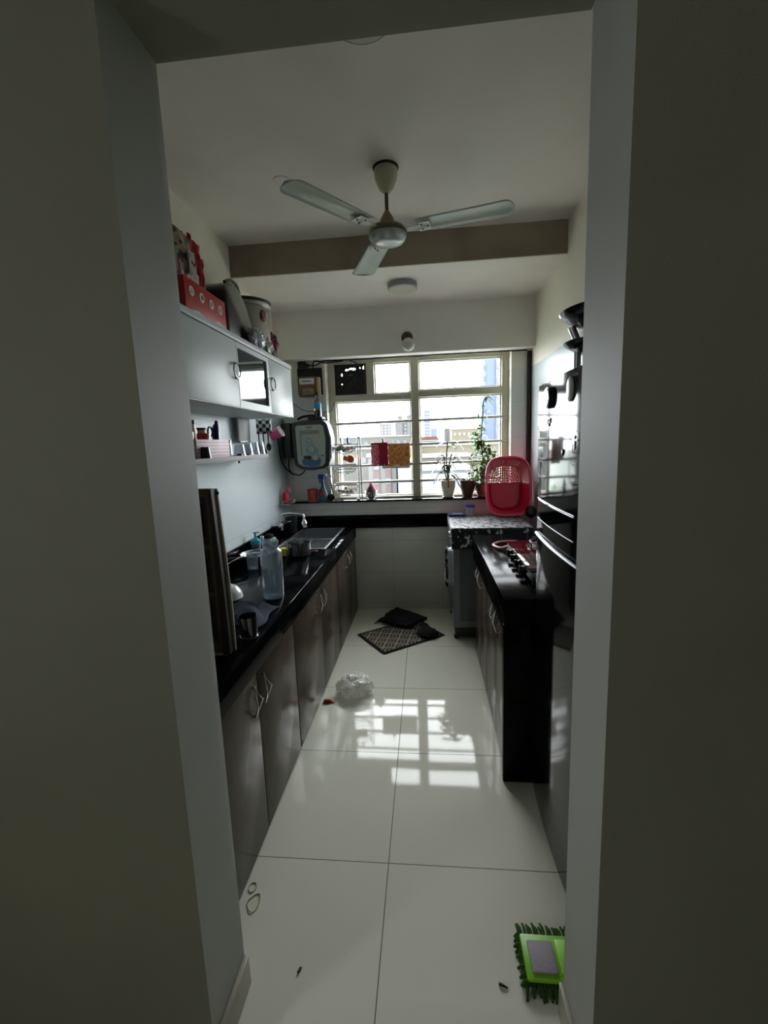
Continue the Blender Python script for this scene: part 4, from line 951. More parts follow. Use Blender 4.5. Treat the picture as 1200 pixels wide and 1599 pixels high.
# blue cloth
def cloth(u, v):
    x = -.93 + .235*u + .01*math.sin(v*7); y = 1.70+.24*v + .02*math.sin(u*5)
    z = CT+.006 + .030*max(0, noise.noise((u*2.6+3, v*2.2, 1.7))+.35) + .018*math.exp(-((u-.75)/.12)**2)*(.6+.6*v) + .014*abs(math.sin(u*6+v*3))*v
    ed = min(u, 1-u, v, 1-v); z = CT+.003+(z-CT-.003)*min(1, ed*6+.15)
    return (x, y, z)
tag(link('dish_cloth', MB().sheet(cloth, 40, 40), mat('slate_blue_towel', '2f3b4d', .95, bump=.5, bscale=400, var=.3, vscale=14), solid=.004), 'crumpled slate blue dish cloth on the left worktop', 'cloth')
# red bit beside cup
tag(link('chilli', MB().tube([(-.745, 1.64, CT+.006), (-.74, 1.66, CT+.006), (-.75, 1.68, CT+.006)], [.003, .005, .002], 8), RED), 'small red scrap between the steel cup and the cloth', 'scrap')
tag(link('red_scrap', MB().sphere((-.80, 3.0, CT+.004), .02, (1.6, .7, .2), 12), mat('dark_red_scrap', '4a1524', .3)), 'dark red scrap on the worktop right of the steel pot', 'scrap')

# framed board standing by the doorway
bd = thing('wooden_board', 'tall dark wooden frame board standing on the left worktop by the doorway', 'board', (-.9, 1.46, CT))
WOOD = mat('aged_brown_wood', '4b4236', .7, var=.4, vscale=14); WOODD = mat('dark_brown_wood', '261b18', .6, var=.3, vscale=14)
y0 = 1.45
b = MB().box(-.985, -.962, y0, y0+.03, CT+.01, 1.41, .002).box(-.752, -.738, y0, y0+.03, CT+.01, 1.41, .002).box(-.962, -.752, y0, y0+.03, 1.385, 1.41, .002).box(-.962, -.752, y0, y0+.03, CT+.01, CT+.045, .002).box(-.962, -.752, y0+.004, y0+.026, 1.20, 1.215).box(-.962, -.752, y0+.004, y0+.026, 1.03, 1.045)
link('frame', b, WOOD, bd)
link('panel', MB().box(-.962, -.752, y0+.02, y0+.026, CT+.045, 1.385), mat('panel_brown', '3a3026', .7, var=.4, vscale=10), bd)
link('slat', MB().box(-.95, -.775, y0+.01, y0+.02, 1.24, 1.36, .001), WOODD, bd)
link('slat', MB().box(-.95, -.775, y0+.01, y0+.02, 1.055, 1.165, .001), WOODD, bd)
link('slat', MB().box(-.95, -.775, y0+.01, y0+.02, .87, 1.00, .001), WOODD, bd)
def curvy(x0, x1, y0_, y1_, bul):
    pts = [(x0, CT+.002)] + [(x1+bul*math.sin(PI*(1-i/12)**1.4)*.9+.016*(1-i/12), CT+.006+(1.408-CT-.006)*i/12) for i in range(13)] + [(x0, 1.408)]
    return MB().prism(pts, 'y', y0_, y1_)
link('edge_strip', curvy(-.738, -.727, y0-.004, y0+.028, .004), WOODD, bd)
link('backing_card', curvy(-.98, -.722, y0+.031, y0+.038, .007), mat('cream_card', '9c9583', .8), bd)
link('corner_knob', MB().sphere((-.712, y0+.01, 1.395), .007, n=10), WOODD, bd)
link('bottom_rail', MB().box(-.985, -.722, y0-.002, y0+.03, CT, CT+.0095, .001), mat('pale_rail', '8a7f68', .7), bd)

# ------------------------------------------------------------------ on top of the wall cabinet
TZ = UZ1
cb = thing('red_carton', 'red carton with four white round marks on top of the wall cabinet', 'carton', (-1.08, 2.0, TZ))
CR = mat('red_card', 'b3261c', .4)
link('box', MB().box(-1.20, -.985, 1.90, 2.29, TZ, TZ+.165, .004), CR, cb)
link('lower_band', MB().prism([(1.90, TZ+.001), (2.288, TZ+.001), (2.288, TZ+.035), (2.20, TZ+.05), (2.12, TZ+.028), (2.0, TZ+.045), (1.905, TZ+.03)], 'x', -.986, -.983), mat('pale_band', 'bdbcb8', .5), cb)
for k in range(4):
    yy = 1.955+.09*k; zz = TZ+.115-.002*k
    mk = link('round_mark', MB().lathe([(0, 0), (.021, 0), (.021, .0015), (0, .0015)], (-.9845, yy, zz), 24, Matrix.Rotation(PI/2, 4, 'Y')), mat('white_card', 'c9c5bd', .5), cb)
    ic = link('icon', MB().box(-.983, -.9815, yy-.008, yy+.006, zz-.010, zz+.010).box(-.983, -.9815, yy+.006, yy+.010, zz-.004, zz+.006), mat('icon_%d' % k, ('a89a9a', '453a3c', 'b08a3c', '8a8f94')[k], .5), mk)
# snack packet
pk = thing('snack_packet', 'crumpled red and cream snack packet on the red carton', 'packet', (-1.06, 2.03, TZ+.165))
def pkt(u, v, y0=1.90, y1=2.09, side=1, zt=.225):
    z = TZ+.166+zt*v; y = y0+(y1-y0)*u*(1-.15*math.sin(PI*v)) + .03*v
    x = -1.05 + side*.045*math.sin(PI*u)**.6*math.sin(PI*min(1, v+.02))**.5 + .012*noise.noise((u*6, v*6, side))
    return (x, y, z)
link('front_film', MB().sheet(lambda u, v: pkt(u, v), 20, 20), pattern_mat('brown_cream_print', 'noise', 'a79c86', '5d4f42', 26, .35, .52), pk)
link('back_film', MB().sheet(lambda u, v: pkt(u, v, side=-1), 20, 20), mat('silver_film', '9a938a', .3, metal=.5), pk)
link('red_flap', MB().sheet(lambda u, v: (-1.03+.02*noise.noise((u*4, v*4, 5)), 2.05+.11*u-.04*(1-v)*0, TZ+.29+.10*v-.05*u*(1-v) - .02*u), 10, 8), mat('bright_red_film', 'b01226', .3), pk, solid=.003)
link('red_side', MB().sheet(lambda u, v: (-1.0+.012*noise.noise((u*4, v*4, 8)), 2.075+.045*u, TZ+.17+.13*v), 8, 10), mat('bright_red_film', 'b01226', .3), pk, solid=.003)
link('white_panel', MB().sheet(lambda u, v: (-.992+.006*noise.noise((u*4, v*4, 9)), 1.975+.06*u-.01*v, TZ+.19+.10*v), 8, 8), mat('white_panel_print', 'bdb4b4', .4), pk, solid=.002)
link('panel_print', MB().sheet(lambda u, v: (-.988, 1.99+.035*u, TZ+.235+.01*v+.006*math.sin(u*9)), 8, 2), mat('maroon_print', '6b2430', .4), pk, solid=.001)
link('red_side', MB().sheet(lambda u, v: (-1.0, 1.90+.02*u, TZ+.167+.07*v*(1-u)), 4, 4), CR, pk, solid=.003)
# grey sack leaning on the drum
sc_ = MB()
P_ = [(2.32, TZ), (2.32, TZ+.26), (2.42, TZ+.305), (2.50, TZ+.30), (2.60, TZ+.235), (2.67, TZ+.12), (2.70, TZ)]
def sack(u, v):
    # u along the outline, v across the depth
    k = u*(len(P_)-1); i = min(int(k), len(P_)-2); f = k-i
    y = P_[i][0]*(1-f)+P_[i+1][0]*f; z = P_[i][1]*(1-f)+P_[i+1][1]*f
    return (-1.20+.20*v, y, z)
sk_ = thing('storage_sack', 'bulky grey and maroon sack beside the red carton', 'sack', (-1.1, 2.5, TZ))
sc_.prism(P_, 'x', -1.215, -.99)
bmesh.ops.bevel(sc_.b, geom=sc_.b.edges[:], offset=.02, segments=4, affect='EDGES', profile=.5)
def twotone():
    M = bpy.data.materials.new('grey_to_maroon_sack'); M.use_nodes = True
    n, l = M.node_tree.nodes, M.node_tree.links; p = n['Principled BSDF']; p.inputs['Roughness'].default_value = .35
    t_ = n.new('ShaderNodeTexCoord'); s_ = n.new('ShaderNodeSeparateXYZ'); l.new(t_.outputs['Object'], s_.inputs[0])
    a = math_node(n, l, 'SUBTRACT', math_node(n, l, 'SUBTRACT', s_.outputs[2], TZ), math_node(n, l, 'MULTIPLY', math_node(n, l, 'SUBTRACT', 2.66, s_.outputs[1]), .75))
    q = n.new('ShaderNodeMapRange'); q.inputs[1].default_value = -.02; q.inputs[2].default_value = .035; l.new(a, q.inputs[0])
    mx = n.new('ShaderNodeMix'); mx.data_type = 'RGBA'; mx.inputs[6].default_value = hexc('1f0b0e'); mx.inputs[7].default_value = hexc('8d8b84')
    l.new(q.outputs[0], mx.inputs[0]); l.new(mx.outputs[2], p.inputs['Base Color']); return M
link('sack', sc_, twotone(), sk_, ang=80)
link('black_lid_edge', MB().tube(smooth_path([(-1.0, 2.34, TZ+.28), (-1.0, 2.42, TZ+.313), (-1.0, 2.50, TZ+.308), (-1.02, 2.58, TZ+.27)]), .008, 8), BLACKP, sk_)
dr = thing('steel_drum', 'big steel storage drum with a red sticker at the cabinet far end', 'drum', (-1.12, 2.82, TZ))
link('drum', MB().lathe([(0, 0), (.125, 0), (.14, .015), (.14, .29), (.15, .295), (.155, .31), (.15, .315), (0, .32)], (-1.10, 2.86, TZ), 48), mat('satin_steel', 'b4b3aa', .38, metal=.85), dr)
link('lid', MB().lathe([(0, .316), (.152, .316), (.157, .32), (.157, .33), (.12, .34), (0, .345)], (-1.10, 2.86, TZ), 48), mat('dark_lid_steel', '55585c', .3, metal=.9), dr)
aa = -.42
def on_drum(ang, z, r=.1412): return Vector((-1.10+r*math.cos(ang), 2.86+r*math.sin(ang), TZ+z))
st = MB(); cen = on_drum(aa, .235); ringv = []
for i in range(20):
    q = 2*PI*i/20; ringv.append(st.b.verts.new(on_drum(aa+.17*math.cos(q), .235+.036*math.sin(q))))
cv = st.b.verts.new(cen)
for i in range(20): st.b.faces.new((ringv[i], ringv[(i+1) % 20], cv))
link('sticker', st, mat('brown_red_sticker', '5c2018', .5), dr, solid=.001)
st = MB(); ringv = []
for i in range(16):
    q = 2*PI*i/16; ringv.append(st.b.verts.new(on_drum(aa+.07*math.cos(q), .245+.015*math.sin(q), .1425)))
st.b.faces.new(ringv)
link('sticker_mark', st, mat('tan_mark', 'a87a50', .5), dr, solid=.001)
def crumple(c, r, sc, amp, fr_, seed, sub=4, flat=None):
    b = MB(); q = bmesh.ops.create_icosphere(b.b, subdivisions=sub, radius=1)['verts']
    for v in q:
        p = v.co.copy(); k = 1+amp*noise.noise(p*fr_+Vector((seed, 0, 0)))+amp*.7*abs(noise.noise(p*fr_*2.3+Vector((0, seed, 0))))+amp*.4*abs(noise.noise(p*fr_*5+Vector((0, 0, seed))))
        v.co = Vector((p.x*sc[0], p.y*sc[1], p.z*sc[2]))*r*k + Vector(c)
        if flat is not None and v.co.z < flat: v.co.z = flat + .0005
    return b
tag(link('polythene_bag', crumple((-.955, 2.62, TZ+.06), .058, (.6, 1.5, .9), .35, 2.2, 3, flat=TZ), mat('milky_polythene', 'b9bdc4', .25, trans=.25), ang=25), 'crumpled whitish plastic bag on the cabinet in front of the drum', 'plastic bag')
tag(link('polythene_bag', crumple((-.95, 2.775, TZ+.05), .05, (.6, 1.2, .9), .35, 2.4, 8, flat=TZ), mat('cream_polythene', 'c2c3b4', .3, trans=.2), ang=25), 'cream crumpled plastic bag at the foot of the steel drum', 'plastic bag')
tag(link('cloth_pouch', crumple((-1.03, 3.09, TZ+.135), .055, (.8, .9, 1.1), .25, 2.4, 5), pattern_mat('red_blue_cloth', 'noise', 'a8163a', '1b3050', 16, .7, .5)), 'red and blue printed pouch on the far can of the cabinet top', 'pouch')
t = thing('steel_can', 'plain steel can at the very end of the cabinet top', 'can', (-1.03, 3.06, TZ))
link('can', MB().lathe([(0, 0), (.05, 0), (.05, .075), (.053, .077), (.053, .083), (0, .083)], (-1.03, 3.095, TZ), 28), STEEL, t)

# ------------------------------------------------------------------ ceiling fan
FC = Vector((-.166, 2.39, 0))
fn = thing('ceiling_fan', 'cream three-blade ceiling fan', 'ceiling fan', (FC.x, FC.y, 2.86))
link('canopy', MB().lathe([(0, 2.86), (.052, 2.86), (.058, 2.845), (.055, 2.81), (.035, 2.765), (.014, 2.745), (.0, 2.745)], FC, 32), CREAMP, fn)
link('gap_ring', MB().lathe([(0, 2.8598), (.062, 2.8598), (.062, 2.852), (0, 2.852)], FC, 32), mat('dark_brown_ring', '1e1a16', .9), fn)  # dark brown ring where the canopy meets the ceiling
link('downrod', MB().lathe([(0, 2.75), (.009, 2.75), (.009, 2.65), (0, 2.65)], FC, 16), BROWNM, fn)
link('coupling', MB().lathe([(0, 2.665), (.012, 2.665), (.030, 2.635), (.041, 2.605), (.043, 2.59), (0, 2.59)], FC, 28), mat('bronze_enamel', '8d7a54', .35), fn)
link('motor', MB().lathe([(0, 2.598), (.05, 2.598), (.085, 2.585), (.096, 2.568), (.096, 2.553), (.0, 2.545)], FC, 40), mat('grey_brown_motor', '6f6657', .35, metal=.3), fn)
link('motor_cover', MB().lathe([(0, 2.556), (.094, 2.556), (.093, 2.543), (.08, 2.525), (.05, 2.515), (0, 2.512)], FC, 40), mat('pale_cover', 'b9c0c0', .2, metal=.3), fn)
for k, ang in enumerate((232, 347, 110)):
    a = math.radians(ang); R = .60
    Rz = Matrix.Rotation(a, 4, 'Z'); Rx = Matrix.Rotation(math.radians(-3), 4, 'X')
    b = MB(); nn = 22; top, bot = [], []
    def wdt(t): return (.058+.012*t)*(1 if t < .9 else (max(0., 1-((t-.9)/.1)**2.6))**.5+.02)
    g = []
    for i in range(nn+1):
        t = 1-(1-i/nn)**1.6; x_ = .15+(R-.15)*t; row = []
        for j in range(7):
            s_ = -1+2*j/6; p = Vector((x_, s_*wdt(t), -.010*(1-s_*s_)*-1))
            p = Rx @ Vector((0, p.y, p.z)) + Vector((x_, 0, 0)); p = Rz @ p
            row.append(b.b.verts.new(p + Vector((FC.x, FC.y, 2.575))))
        g.append(row)
    for i in range(nn):
        for j in range(6): b.b.faces.new((g[i][j], g[i+1][j], g[i+1][j+1], g[i][j+1]))
    bl = link('blade', b, BLADE, fn, solid=.003)
    b = MB()
    for (x0, x1, y0_, y1_) in ((.085, .20, -.018, .018), (.165, .215, -.036, .036)):
        pts = [Rz @ (Rx @ Vector((0, yy, 0)) + Vector((xx, 0, 0))) + Vector((FC.x, FC.y, 2.571)) for xx, yy in ((x0, y0_), (x1, y0_), (x1, y1_), (x0, y1_))]
        lo = [b.b.verts.new(p) for p in pts]; hi_ = [b.b.verts.new(p-Vector((0, 0, .004))) for p in pts]
        b.b.faces.new(lo); b.b.faces.new(hi_[::-1])
        for q in range(4): b.b.faces.new((lo[q], lo[(q+1) % 4], hi_[(q+1) % 4], hi_[q]))
    br = link('bracket', b, mat('white_bracket', 'cfd4c4', .35), bl, smooth=False)
    b = MB()
    for xx, yy in ((.175, -.022), (.175, .022), (.205, 0)):
        p = Rz @ (Rx @ Vector((0, yy, 0)) + Vector((xx, 0, 0))) + Vector((FC.x, FC.y, 2.565)); b.sphere(p, .004, n=8)
    sc1 = link('screw', b, BLACKP, bl)

# ceiling lights
t = thing('ceiling_light', 'round white surface light on the low ceiling beyond the beam', 'ceiling light', (-.14, 3.36, 2.66))
link('housing', MB().lathe([(0, 2.66), (.10, 2.66), (.105, 2.655), (.105, 2.622), (.098, 2.62), (0, 2.62)], (-.143, 3.40, 0), 48), mat('grey_white_housing', '9a97a0', .4), t)
link('diffuser', MB().lathe([(0, 2.6205), (.098, 2.6205), (.094, 2.616), (0, 2.613)], (-.143, 3.40, 0), 48), mat('opal_diffuser', 'c8c6b6', .35), t)
t = thing('ceiling_light', 'flat round ceiling light cut off by the doorway lintel', 'ceiling light', (-.17, 1.6, 2.86))
link('housing', MB().lathe([(0, 2.86), (.105, 2.86), (.11, 2.852), (.105, 2.846), (0, 2.844)], (-.172, 1.585, 0), 48), mat('pale_rim', '8d9290', .4), t)
link('diffuser', MB().lathe([(0, 2.8455), (.10, 2.8455), (.08, 2.838), (0, 2.834)], (-.172, 1.585, 0), 48), mat('opal_diffuser', 'c8c6b6', .35), t)
tag(link('ceiling_cover_plate', MB().lathe([(0, 2.86), (.045, 2.86), (.045, 2.857), (.041, 2.857), (.04, 2.8585), (0, 2.8585)], (-.69, 2.42, 0), 32), CEIL), 'faint round cover plate on the ceiling by the fan blade tip', 'cover plate')
t = thing('wall_bulb', 'round white bulb in a brown holder on the beam above the window', 'bulb', (-.13, 3.88, 2.41))
link('rose', MB().lathe([(0, 0), (.048, 0), (.048, .012), (.036, .03), (0, .032)], (-.135, 3.8795, 2.395), 32, Matrix.Rotation(PI/2, 4, 'X')), mat('brown_bakelite', '54402e', .35), t)
link('holder', MB().cyl(.02, (-.135, 3.855, 2.39), (-.133, 3.80, 2.35), 18), mat('dark_holder', '1d1210', .4), t)
link('bulb', MB().sphere((-.122, 3.745, 2.315), .052, (1, 1, 1), 28), mat('opal_bulb', 'c9ccc4', .25), t)

# ------------------------------------------------------------------ floor items
def mat_quad(c0, c1, c2, c3, n, h):
    A, B_, C_, D = [Vector((*c, 0)) for c in (c0, c1, c2, c3)]
    return lambda u, v: (A*(1-u)*(1-v)+B_*u*(1-v)+C_*u*v+D*(1-u)*v) + Vector((0, 0, h(u, v)))
# patterned mat built flat around its own centre, then turned
KM = pattern_mat('greek_key_weave', 'keys', '0d0c0e', '93897b', 8.5, .9, .55)
b = MB(); b.sheet(lambda u, v: (-.285+.57*u, -.21+.42*v, .006+.004*noise.noise((u*3, v*3, 0)) + .03*max(0, (u-.78)/.22)*max(0, (v-.45)/.55)), 40, 30)
t = link('patterned_doormat', b, KM, solid=.006)
t.rotation_euler = (0, 0, math.radians(-42.0)); 
t.location = (-.22, 3.42, .0)
tag(t, 'black and cream patterned doormat lying askew on the tiles', 'doormat')
t.rotation_euler = (0, 0, math.atan2(3.337-3.084, .081+.263)); t.location = (-.235, 3.425, 0)
t = thing('dark_doormat', 'dark navy shaggy mat crumpled over the back of the patterned mat', 'doormat', (-.24, 3.78, .01))
def nm(u, v):
    q = mat_quad((-.42, 3.66), (-.20, 3.52), (-.02, 3.72), (-.30, 3.955), 1, lambda a, c: 0)(u, v)
    q.z = .028+.028*math.sin(PI*u)*math.sin(PI*v)+.012*noise.noise((u*4, v*4, 2)); return q
b = MB().sheet(nm, 24, 24)
link('mat', b, mat('navy_pile', '0a0d1c', .95, bump=1, bscale=300), t, solid=.022)
b = MB(); rnd = random.Random(5)
for k in range(60):
    u = rnd.random(); p = Vector((-.42, 3.66, .02))*(1-u)+Vector((-.30, 3.955, .02))*u
    b.tube([p, p+Vector((-.02-.02*rnd.random(), rnd.uniform(-.02, .02), -.008)), p+Vector((-.04-.02*rnd.random(), rnd.uniform(-.03, .03), -.014))], .0022, 4)
for k in range(60):
    p = Vector((-.19+.17*rnd.random(), 3.52+.12*rnd.random(), .03)); b.tube([p, p+Vector((rnd.uniform(-.01, .03), -.03, -.006))], .0022, 4)
link('fringe', b, mat('black_fringe', '08080c', .95), t)
tag(link('shaggy_tuft', crumple((-.015, 3.42, .026), .075, (1.0, 1.0, .28), .3, 4, 2, flat=.012), mat('black_fringe', '08080c', .95)), 'black furry turned-up corner on the right of the patterned mat', 'mat corner')
tag(link('plastic_bag', crumple((-.475, 2.575, .05), .10, (1, .85, .62), .26, 2.1, 12, 5, flat=.001), POLY, ang=20), 'crumpled clear plastic bag on the floor tiles', 'plastic bag')
t = thing('candy_wrapper', 'small orange red candy wrapper on the floor by the brown cabinet', 'wrapper', (-.62, 2.465, 0))
OF = mat('orange_foil', 'c0491c', .3, metal=.3, var=.4, vscale=60)
link('wrap', crumple((-.625, 2.465, .010), .024, (1.15, .6, .42), .3, 3, 4, 3, flat=.001), OF, t)
link('twist', MB().prism([(-.600, 2.463), (-.582, 2.450), (-.585, 2.468), (-.580, 2.478)], 'z', .004, .008), OF, t)
q = []
for i in range(40):
    a = 2*PI*i/40; q.append((-.622+.020*math.cos(a), 1.262+.030*math.sin(a)+.006*math.sin(2*a), .0025+.0012*math.sin(3*a)))
tag(link('rubber_band', MB().tube(q, .0016, 6, loop=True), mat('yellow_rubber', 'a8995c', .5)), 'looped yellow rubber band on the floor by the left cabinet', 'rubber band')
q = [(-.645+.013*math.cos(a), 1.315+.018*math.sin(a), .002) for a in [2*PI*i/24 for i in range(24)]]
tag(link('rubber_band', MB().tube(q, .0014, 6, loop=True), mat('yellow_rubber', 'a8995c', .5)), 'smaller rubber band touching the cabinet base', 'rubber band')
tag(link('twig', MB().tube([(.176, 1.082, .004), (.186, 1.078, .005), (.2, 1.073, .003)], [.004, .0035, .002], 6), BLACKP), 'short dark twig on the floor left of the green mop', 'twig')
tag(link('crumb', MB().tube([(-.41, 1.07, .003), (-.405, 1.085, .003)], .003, 6), mat('dark_crumb', '2c2a26', .8)), 'tiny dark crumb on the tiles near the left skirting', 'crumb')
# green mop head
mp_ = thing('mop_head', 'bright green chenille mop head with grey pad on the floor by the right jamb', 'mop', (.33, 1.13, 0))
G1 = mat('lime_plastic', '7cc02a', .4); G2 = mat('dark_green_chenille', '2f5210', .95)
mx0, mx1, my0, my1 = .255, .50, 1.075, 1.20
link('plate', MB().box(mx0, mx1, my0, my1, .022, .034, .006), G1, mp_)
link('grey_pad', MB().box(.272, .345, 1.09, 1.175, .0345, .042, .005), mat('grey_felt', 'a8a2a8', .95, bump=.3, bscale=200), mp_)
link('raised_ribs', MB().box(.352, .49, 1.09, 1.18, .0345, .046, .004), mat('lime_bright', '93d838', .4), mp_)
b = MB(); rnd = random.Random(9)
def tuft(p, d, L):
    p = Vector(p); d = Vector(d).normalized()
    b.tube([p, p+d*L*.5+Vector((0, 0, .002)), p+d*L+Vector((0, 0, -.012))], [.0045, .005, .0035], 6)
for k in range(26):
    x_ = mx0+(mx1-mx0)*k/25
    tuft((x_, my1-.004, .024), (rnd.uniform(-.2, .1), 1, .1), rnd.uniform(.035, .05)); tuft((x_, my0+.004, .018), (rnd.uniform(-.3, .3), -1, -.2), rnd.uniform(.02, .035))
for k in range(20):
    y_ = my0+(my1-my0)*k/19
    tuft((mx0+.004, y_, .022), (-1, rnd.uniform(-.6, .6), .1), rnd.uniform(.012, .024)); tuft((mx0+.006, y_, .014), (-1, rnd.uniform(-.6, .6), 0), rnd.uniform(.012, .022))
link('chenille_tufts', b, G2, mp_)
link('underside', MB().box(mx0+.004, mx1-.004, my0+.004, my1-.004, .001, .022, .006), G2, mp_)

# ------------------------------------------------------------------ the city outside
GZ = -22
GR = mat('city_ground', '5a5e55', .9, var=.3, vscale=.05)
struct('trim_6', MB().box(-500, 500, 12, 900, GZ-1, GZ), GR, smooth=False)
bpy.data.objects['trim_6'].name = 'ground'
def bldg(label, x0, x1, y, dep, top, m, extra=None, cat='building', grp=None):
    t = thing('building', label, cat, ((x0+x1)/2, y+dep/2, GZ), grp)
    link('wall', MB().box(x0, x1, y, y+dep, GZ, top), m, t, smooth=False)
    link('parapet', MB().box(x0-.15, x1+.15, y-.15, y+dep+.15, top, top+.35), mat('parapet_grey', '454542', .8), t, smooth=False)
    if extra: extra(t)
    return t
def facade(t, x0, x1, y, z0, z1, nx, nz, ww, wh, m, name='window'):
    """rows of framed windows, one object per window"""
    for i in range(nx):
        for j in range(nz):
            cx = x0+(x1-x0)*(i+.5)/nx; cz = z0+(z1-z0)*(j+.5)/nz
            link(name, MB().box(cx-ww/2, cx+ww/2, y-.12, y, cz-wh/2, cz+wh/2), m, t, smooth=False)
HZ = lambda nm_, c: mat(nm_, tuple((v*.75+sum(hexc(c)[:3])/3*.25)*.12 for v in hexc(c)[:3]), .9, spec=.1)  # distance haze put into the colour as grey; darkened to suit the bright sky
WD = mat('hazy_window', '272b32', .6)
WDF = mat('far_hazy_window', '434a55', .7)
def e_blue(t):
    link('window_bay', MB().box(13.55, 14.6, 89.7, 95, GZ, 40), HZ('bay_white', 'aab3c4'), t, smooth=False)
    facade(t, 13.6, 14.5, 89.7, -2, 30, 1, 12, .62, 1.2, WD)
    facade(t, 12.7, 13.2, 90, -2, 30, 1, 12, .22, .35, WD, 'vent')
    facade(t, 11.45, 11.6, 90, -2, 30, 1, 16, .5, 1.0, HZ('bay_blue', '7f95ba'), 'balcony')
bldg('tall pale blue apartment tower at the right edge of the window view', 11.6, 14.6, 90, 9, 40, HZ('tower_blue', '8aa2cc'), e_blue)
def e_slim(t):
    facade(t, -1.2, 4.6, 420, 5, 28, 4, 8, .8, 1.6, WDF)
bldg('slim grey blue skyscraper right of the window mullion', -1.3, 4.6, 420, 10, 29, HZ('slim_tower', '98a3bc'), e_slim)
bldg('low blue grey block at the foot of the slim skyscraper', 4.9, 10.4, 421, 10, 12.7, HZ('slim_low', 'a2adc2'))
def e_wt(t): facade(t, -38, -28.7, 380, 4, 16, 3, 5, 1.2, 1.4, WDF)
bldg('pale twin tower left of the construction tower on the skyline', -38.2, -28.5, 380, 14, 17, HZ('white_tower', 'a9a9ac'), e_wt)
def e_cons(t):
    link('shaft', MB().box(-18.2, -15, 298, 300, GZ, 19).box(-12, -9.5, 298, 300, GZ, 19), HZ('shaft_grey', '9a9a9e'), t, smooth=False)
    link('mast', MB().cyl(.18, (-17.5, 299, 17), (-17.5, 299, 23), 6), HZ('mast_grey', '77797e'), t)
    link('mast', MB().cyl(.18, (-11, 299, 17), (-11, 299, 23), 6), HZ('mast_grey', '77797e'), t)
    facade(t, -19.5, -9.2, 300, 4, 16, 4, 5, 1.1, 1.2, WDF)
bldg('pale unfinished tower with masts just left of the window mullion', -19.9, -8.9, 300, 12, 16.5, HZ('constr_white', 'a8a8ac'), e_cons)
bldg('small grey lift-room block on the right skyline', 6.7, 9.2, 160, 6, 5.6, HZ('blk_grey', '8a8a8e'))
def e_cream(t): facade(t, 8.2, 19.5, 140, .2, 4.5, 8, 2, .6, .7, WDF)
bldg('cream yellow apartment block in front of the blue tower', 8, 19.9, 140, 12, 4.8, HZ('cream_bldg', 'b3a886'), e_cream)
def e_red(t): link('red_roof', MB().prism([(-2.2, 1.9), (4, 1.9), (3.2, 2.9), (-1.5, 2.9)], 'y', 130, 136), HZ('roof_red', '9c6358'), t, smooth=False)
bldg('low house with a faded red roof below the slim skyscraper', -1.8, 3.6, 130, 6, 1.6, HZ('house_beige', '9d9384'), e_red)
def e_long(t):
    facade(t, -1, 12.5, 80, -1.6, -.6, 9, 1, 1.1, .55, WD)
    facade(t, -1, 12.5, 80, -4.4, -3.4, 7, 1, .9, .6, WD)
    link('ledge', MB().box(-1.3, 12.9, 79.4, 80, -2.4, -2.0), HZ('ledge_cream', 'b5ac92'), t, smooth=False)
bldg('long cream building with a band of windows behind the plants', -1.2, 12.7, 80, 8, .7, HZ('long_cream', 'a49c80'), e_long)
def e_lm(t): facade(t, -20, -2.6, 110, -1.4, 2.6, 11, 2, .8, .8, WD)
bldg('wide pale block behind the wire stand and napkins', -20.3, -2.3, 110, 12, 3.0, HZ('left_mid', '9b9b92'), e_lm)
def e_ll(t):
    facade(t, -13.5, -2.5, 75, -2.2, -.2, 9, 1, .8, .9, WD)
    link('rooftop_shed', MB().box(-8, -5.5, 76, 78, .9, 2.0), HZ('shed', '8f8d86'), t, smooth=False)
bldg('nearer pale block with a rooftop shed left of the napkins', -14, -2.2, 75, 10, .6, HZ('left_low', '949689'), e_ll)
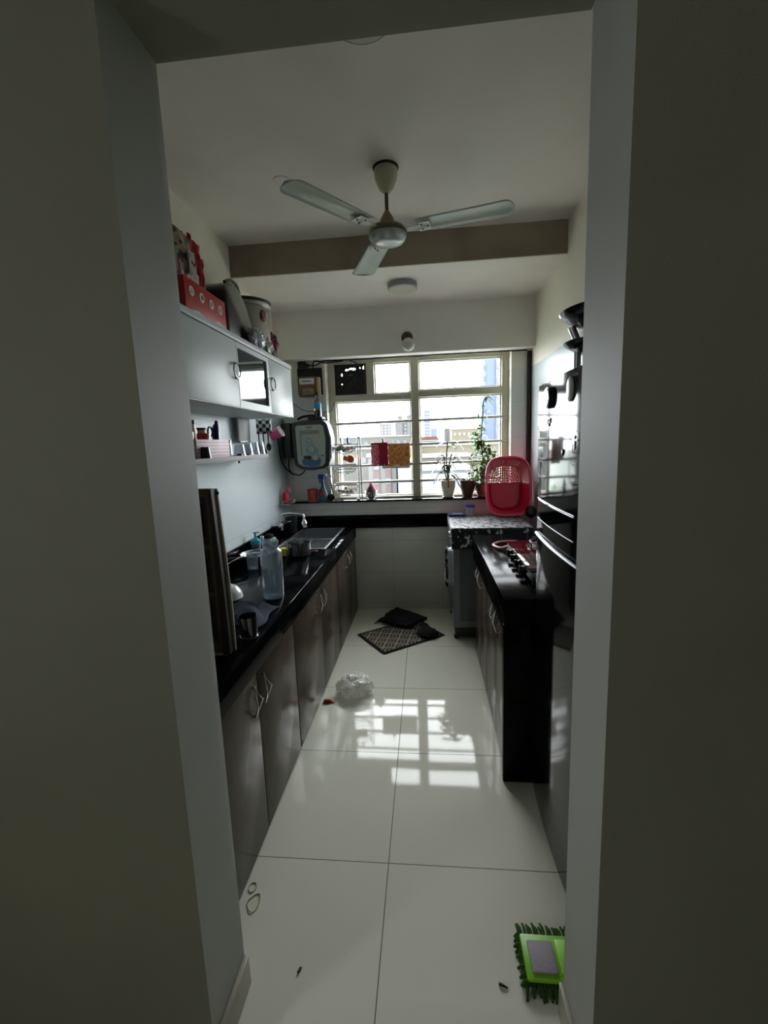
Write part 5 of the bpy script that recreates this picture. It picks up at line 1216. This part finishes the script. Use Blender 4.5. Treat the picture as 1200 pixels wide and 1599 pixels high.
def e_pink(t):
    for x_ in (-5.3, -4.05):
        link('pink_column', MB().box(x_-.28, x_+.28, 47.8, 48, -12, -.1), HZ('pink_paint', 'a88585'), t, smooth=False)
        for k in range(4): link('window', MB().box(x_-.28, x_+.28, 47.7, 47.85, -1.25-1.55*k, -.65-1.55*k), WD, t, smooth=False)
bldg('white building with pink window columns below the napkins', -6.2, -3.2, 48, 8, .1, HZ('near_white', 'a5aaa8'), e_pink)
def e_tarp(t): link('blue_tarpaulin', MB().box(-2.9, -.72, 45.8, 46, -12, -.9), mat('tarp_blue', '38444f', .7, var=.4, vscale=.6), t, smooth=False)
bldg('building wrapped in blue grey sheeting left of the mullion', -2.85, -.8, 46, 8, -.7, HZ('tarp_wall', '8c929c'), e_tarp)
def e_rb(t): link('glazed_front', MB().box(-.45, 4.2, 45.8, 46, -12, -1.7), mat('glaze_grey', '3b454f', .6, var=.4, vscale=.5), t, smooth=False)
bldg('bluish grey low building right of the mullion behind the cream pot', -.45, 4.3, 46, 7, -1.4, HZ('rb_wall', '8f979e'), e_rb)
def e_lr(t):
    facade(t, -.4, 5.6, 60, -2.3, -1.2, 4, 1, .9, .6, WD)
bldg('beige terrace roof behind the long-leaved plant', -.5, 5.8, 60, 8, -.6, HZ('lr_wall', '9b968a'), e_lr)
def tree(x, y, top, r, label):
    t = thing('tree', label, 'tree', (x, y, GZ), 'trees below the window')
    link('trunk', MB().tube([(x, y, GZ), (x+.3, y, GZ+6), (x, y, top-r)], [.5, .4, .25], 8), STEMM, t)
    b = crumple((x, y, top-r), r, (1.1, 1, .9), .45, 2.2, x, 4)
    link('crown', b, mat('hazy_foliage', '3c4a36', .9, var=.4, vscale=.6), t)
tree(-9.8, 37, -2.4, 2.4, 'round green tree low behind the wire stand')
tree(-6.0, 30, -2.6, 1.3, 'green tree right of the wire stand, below the white building')
tree(7.5, 34, -3.2, 2.6, 'green tree low at the right, behind the potted plants')
tree(13, 48, -2.0, 3.4, 'larger green tree beyond the right end of the window')
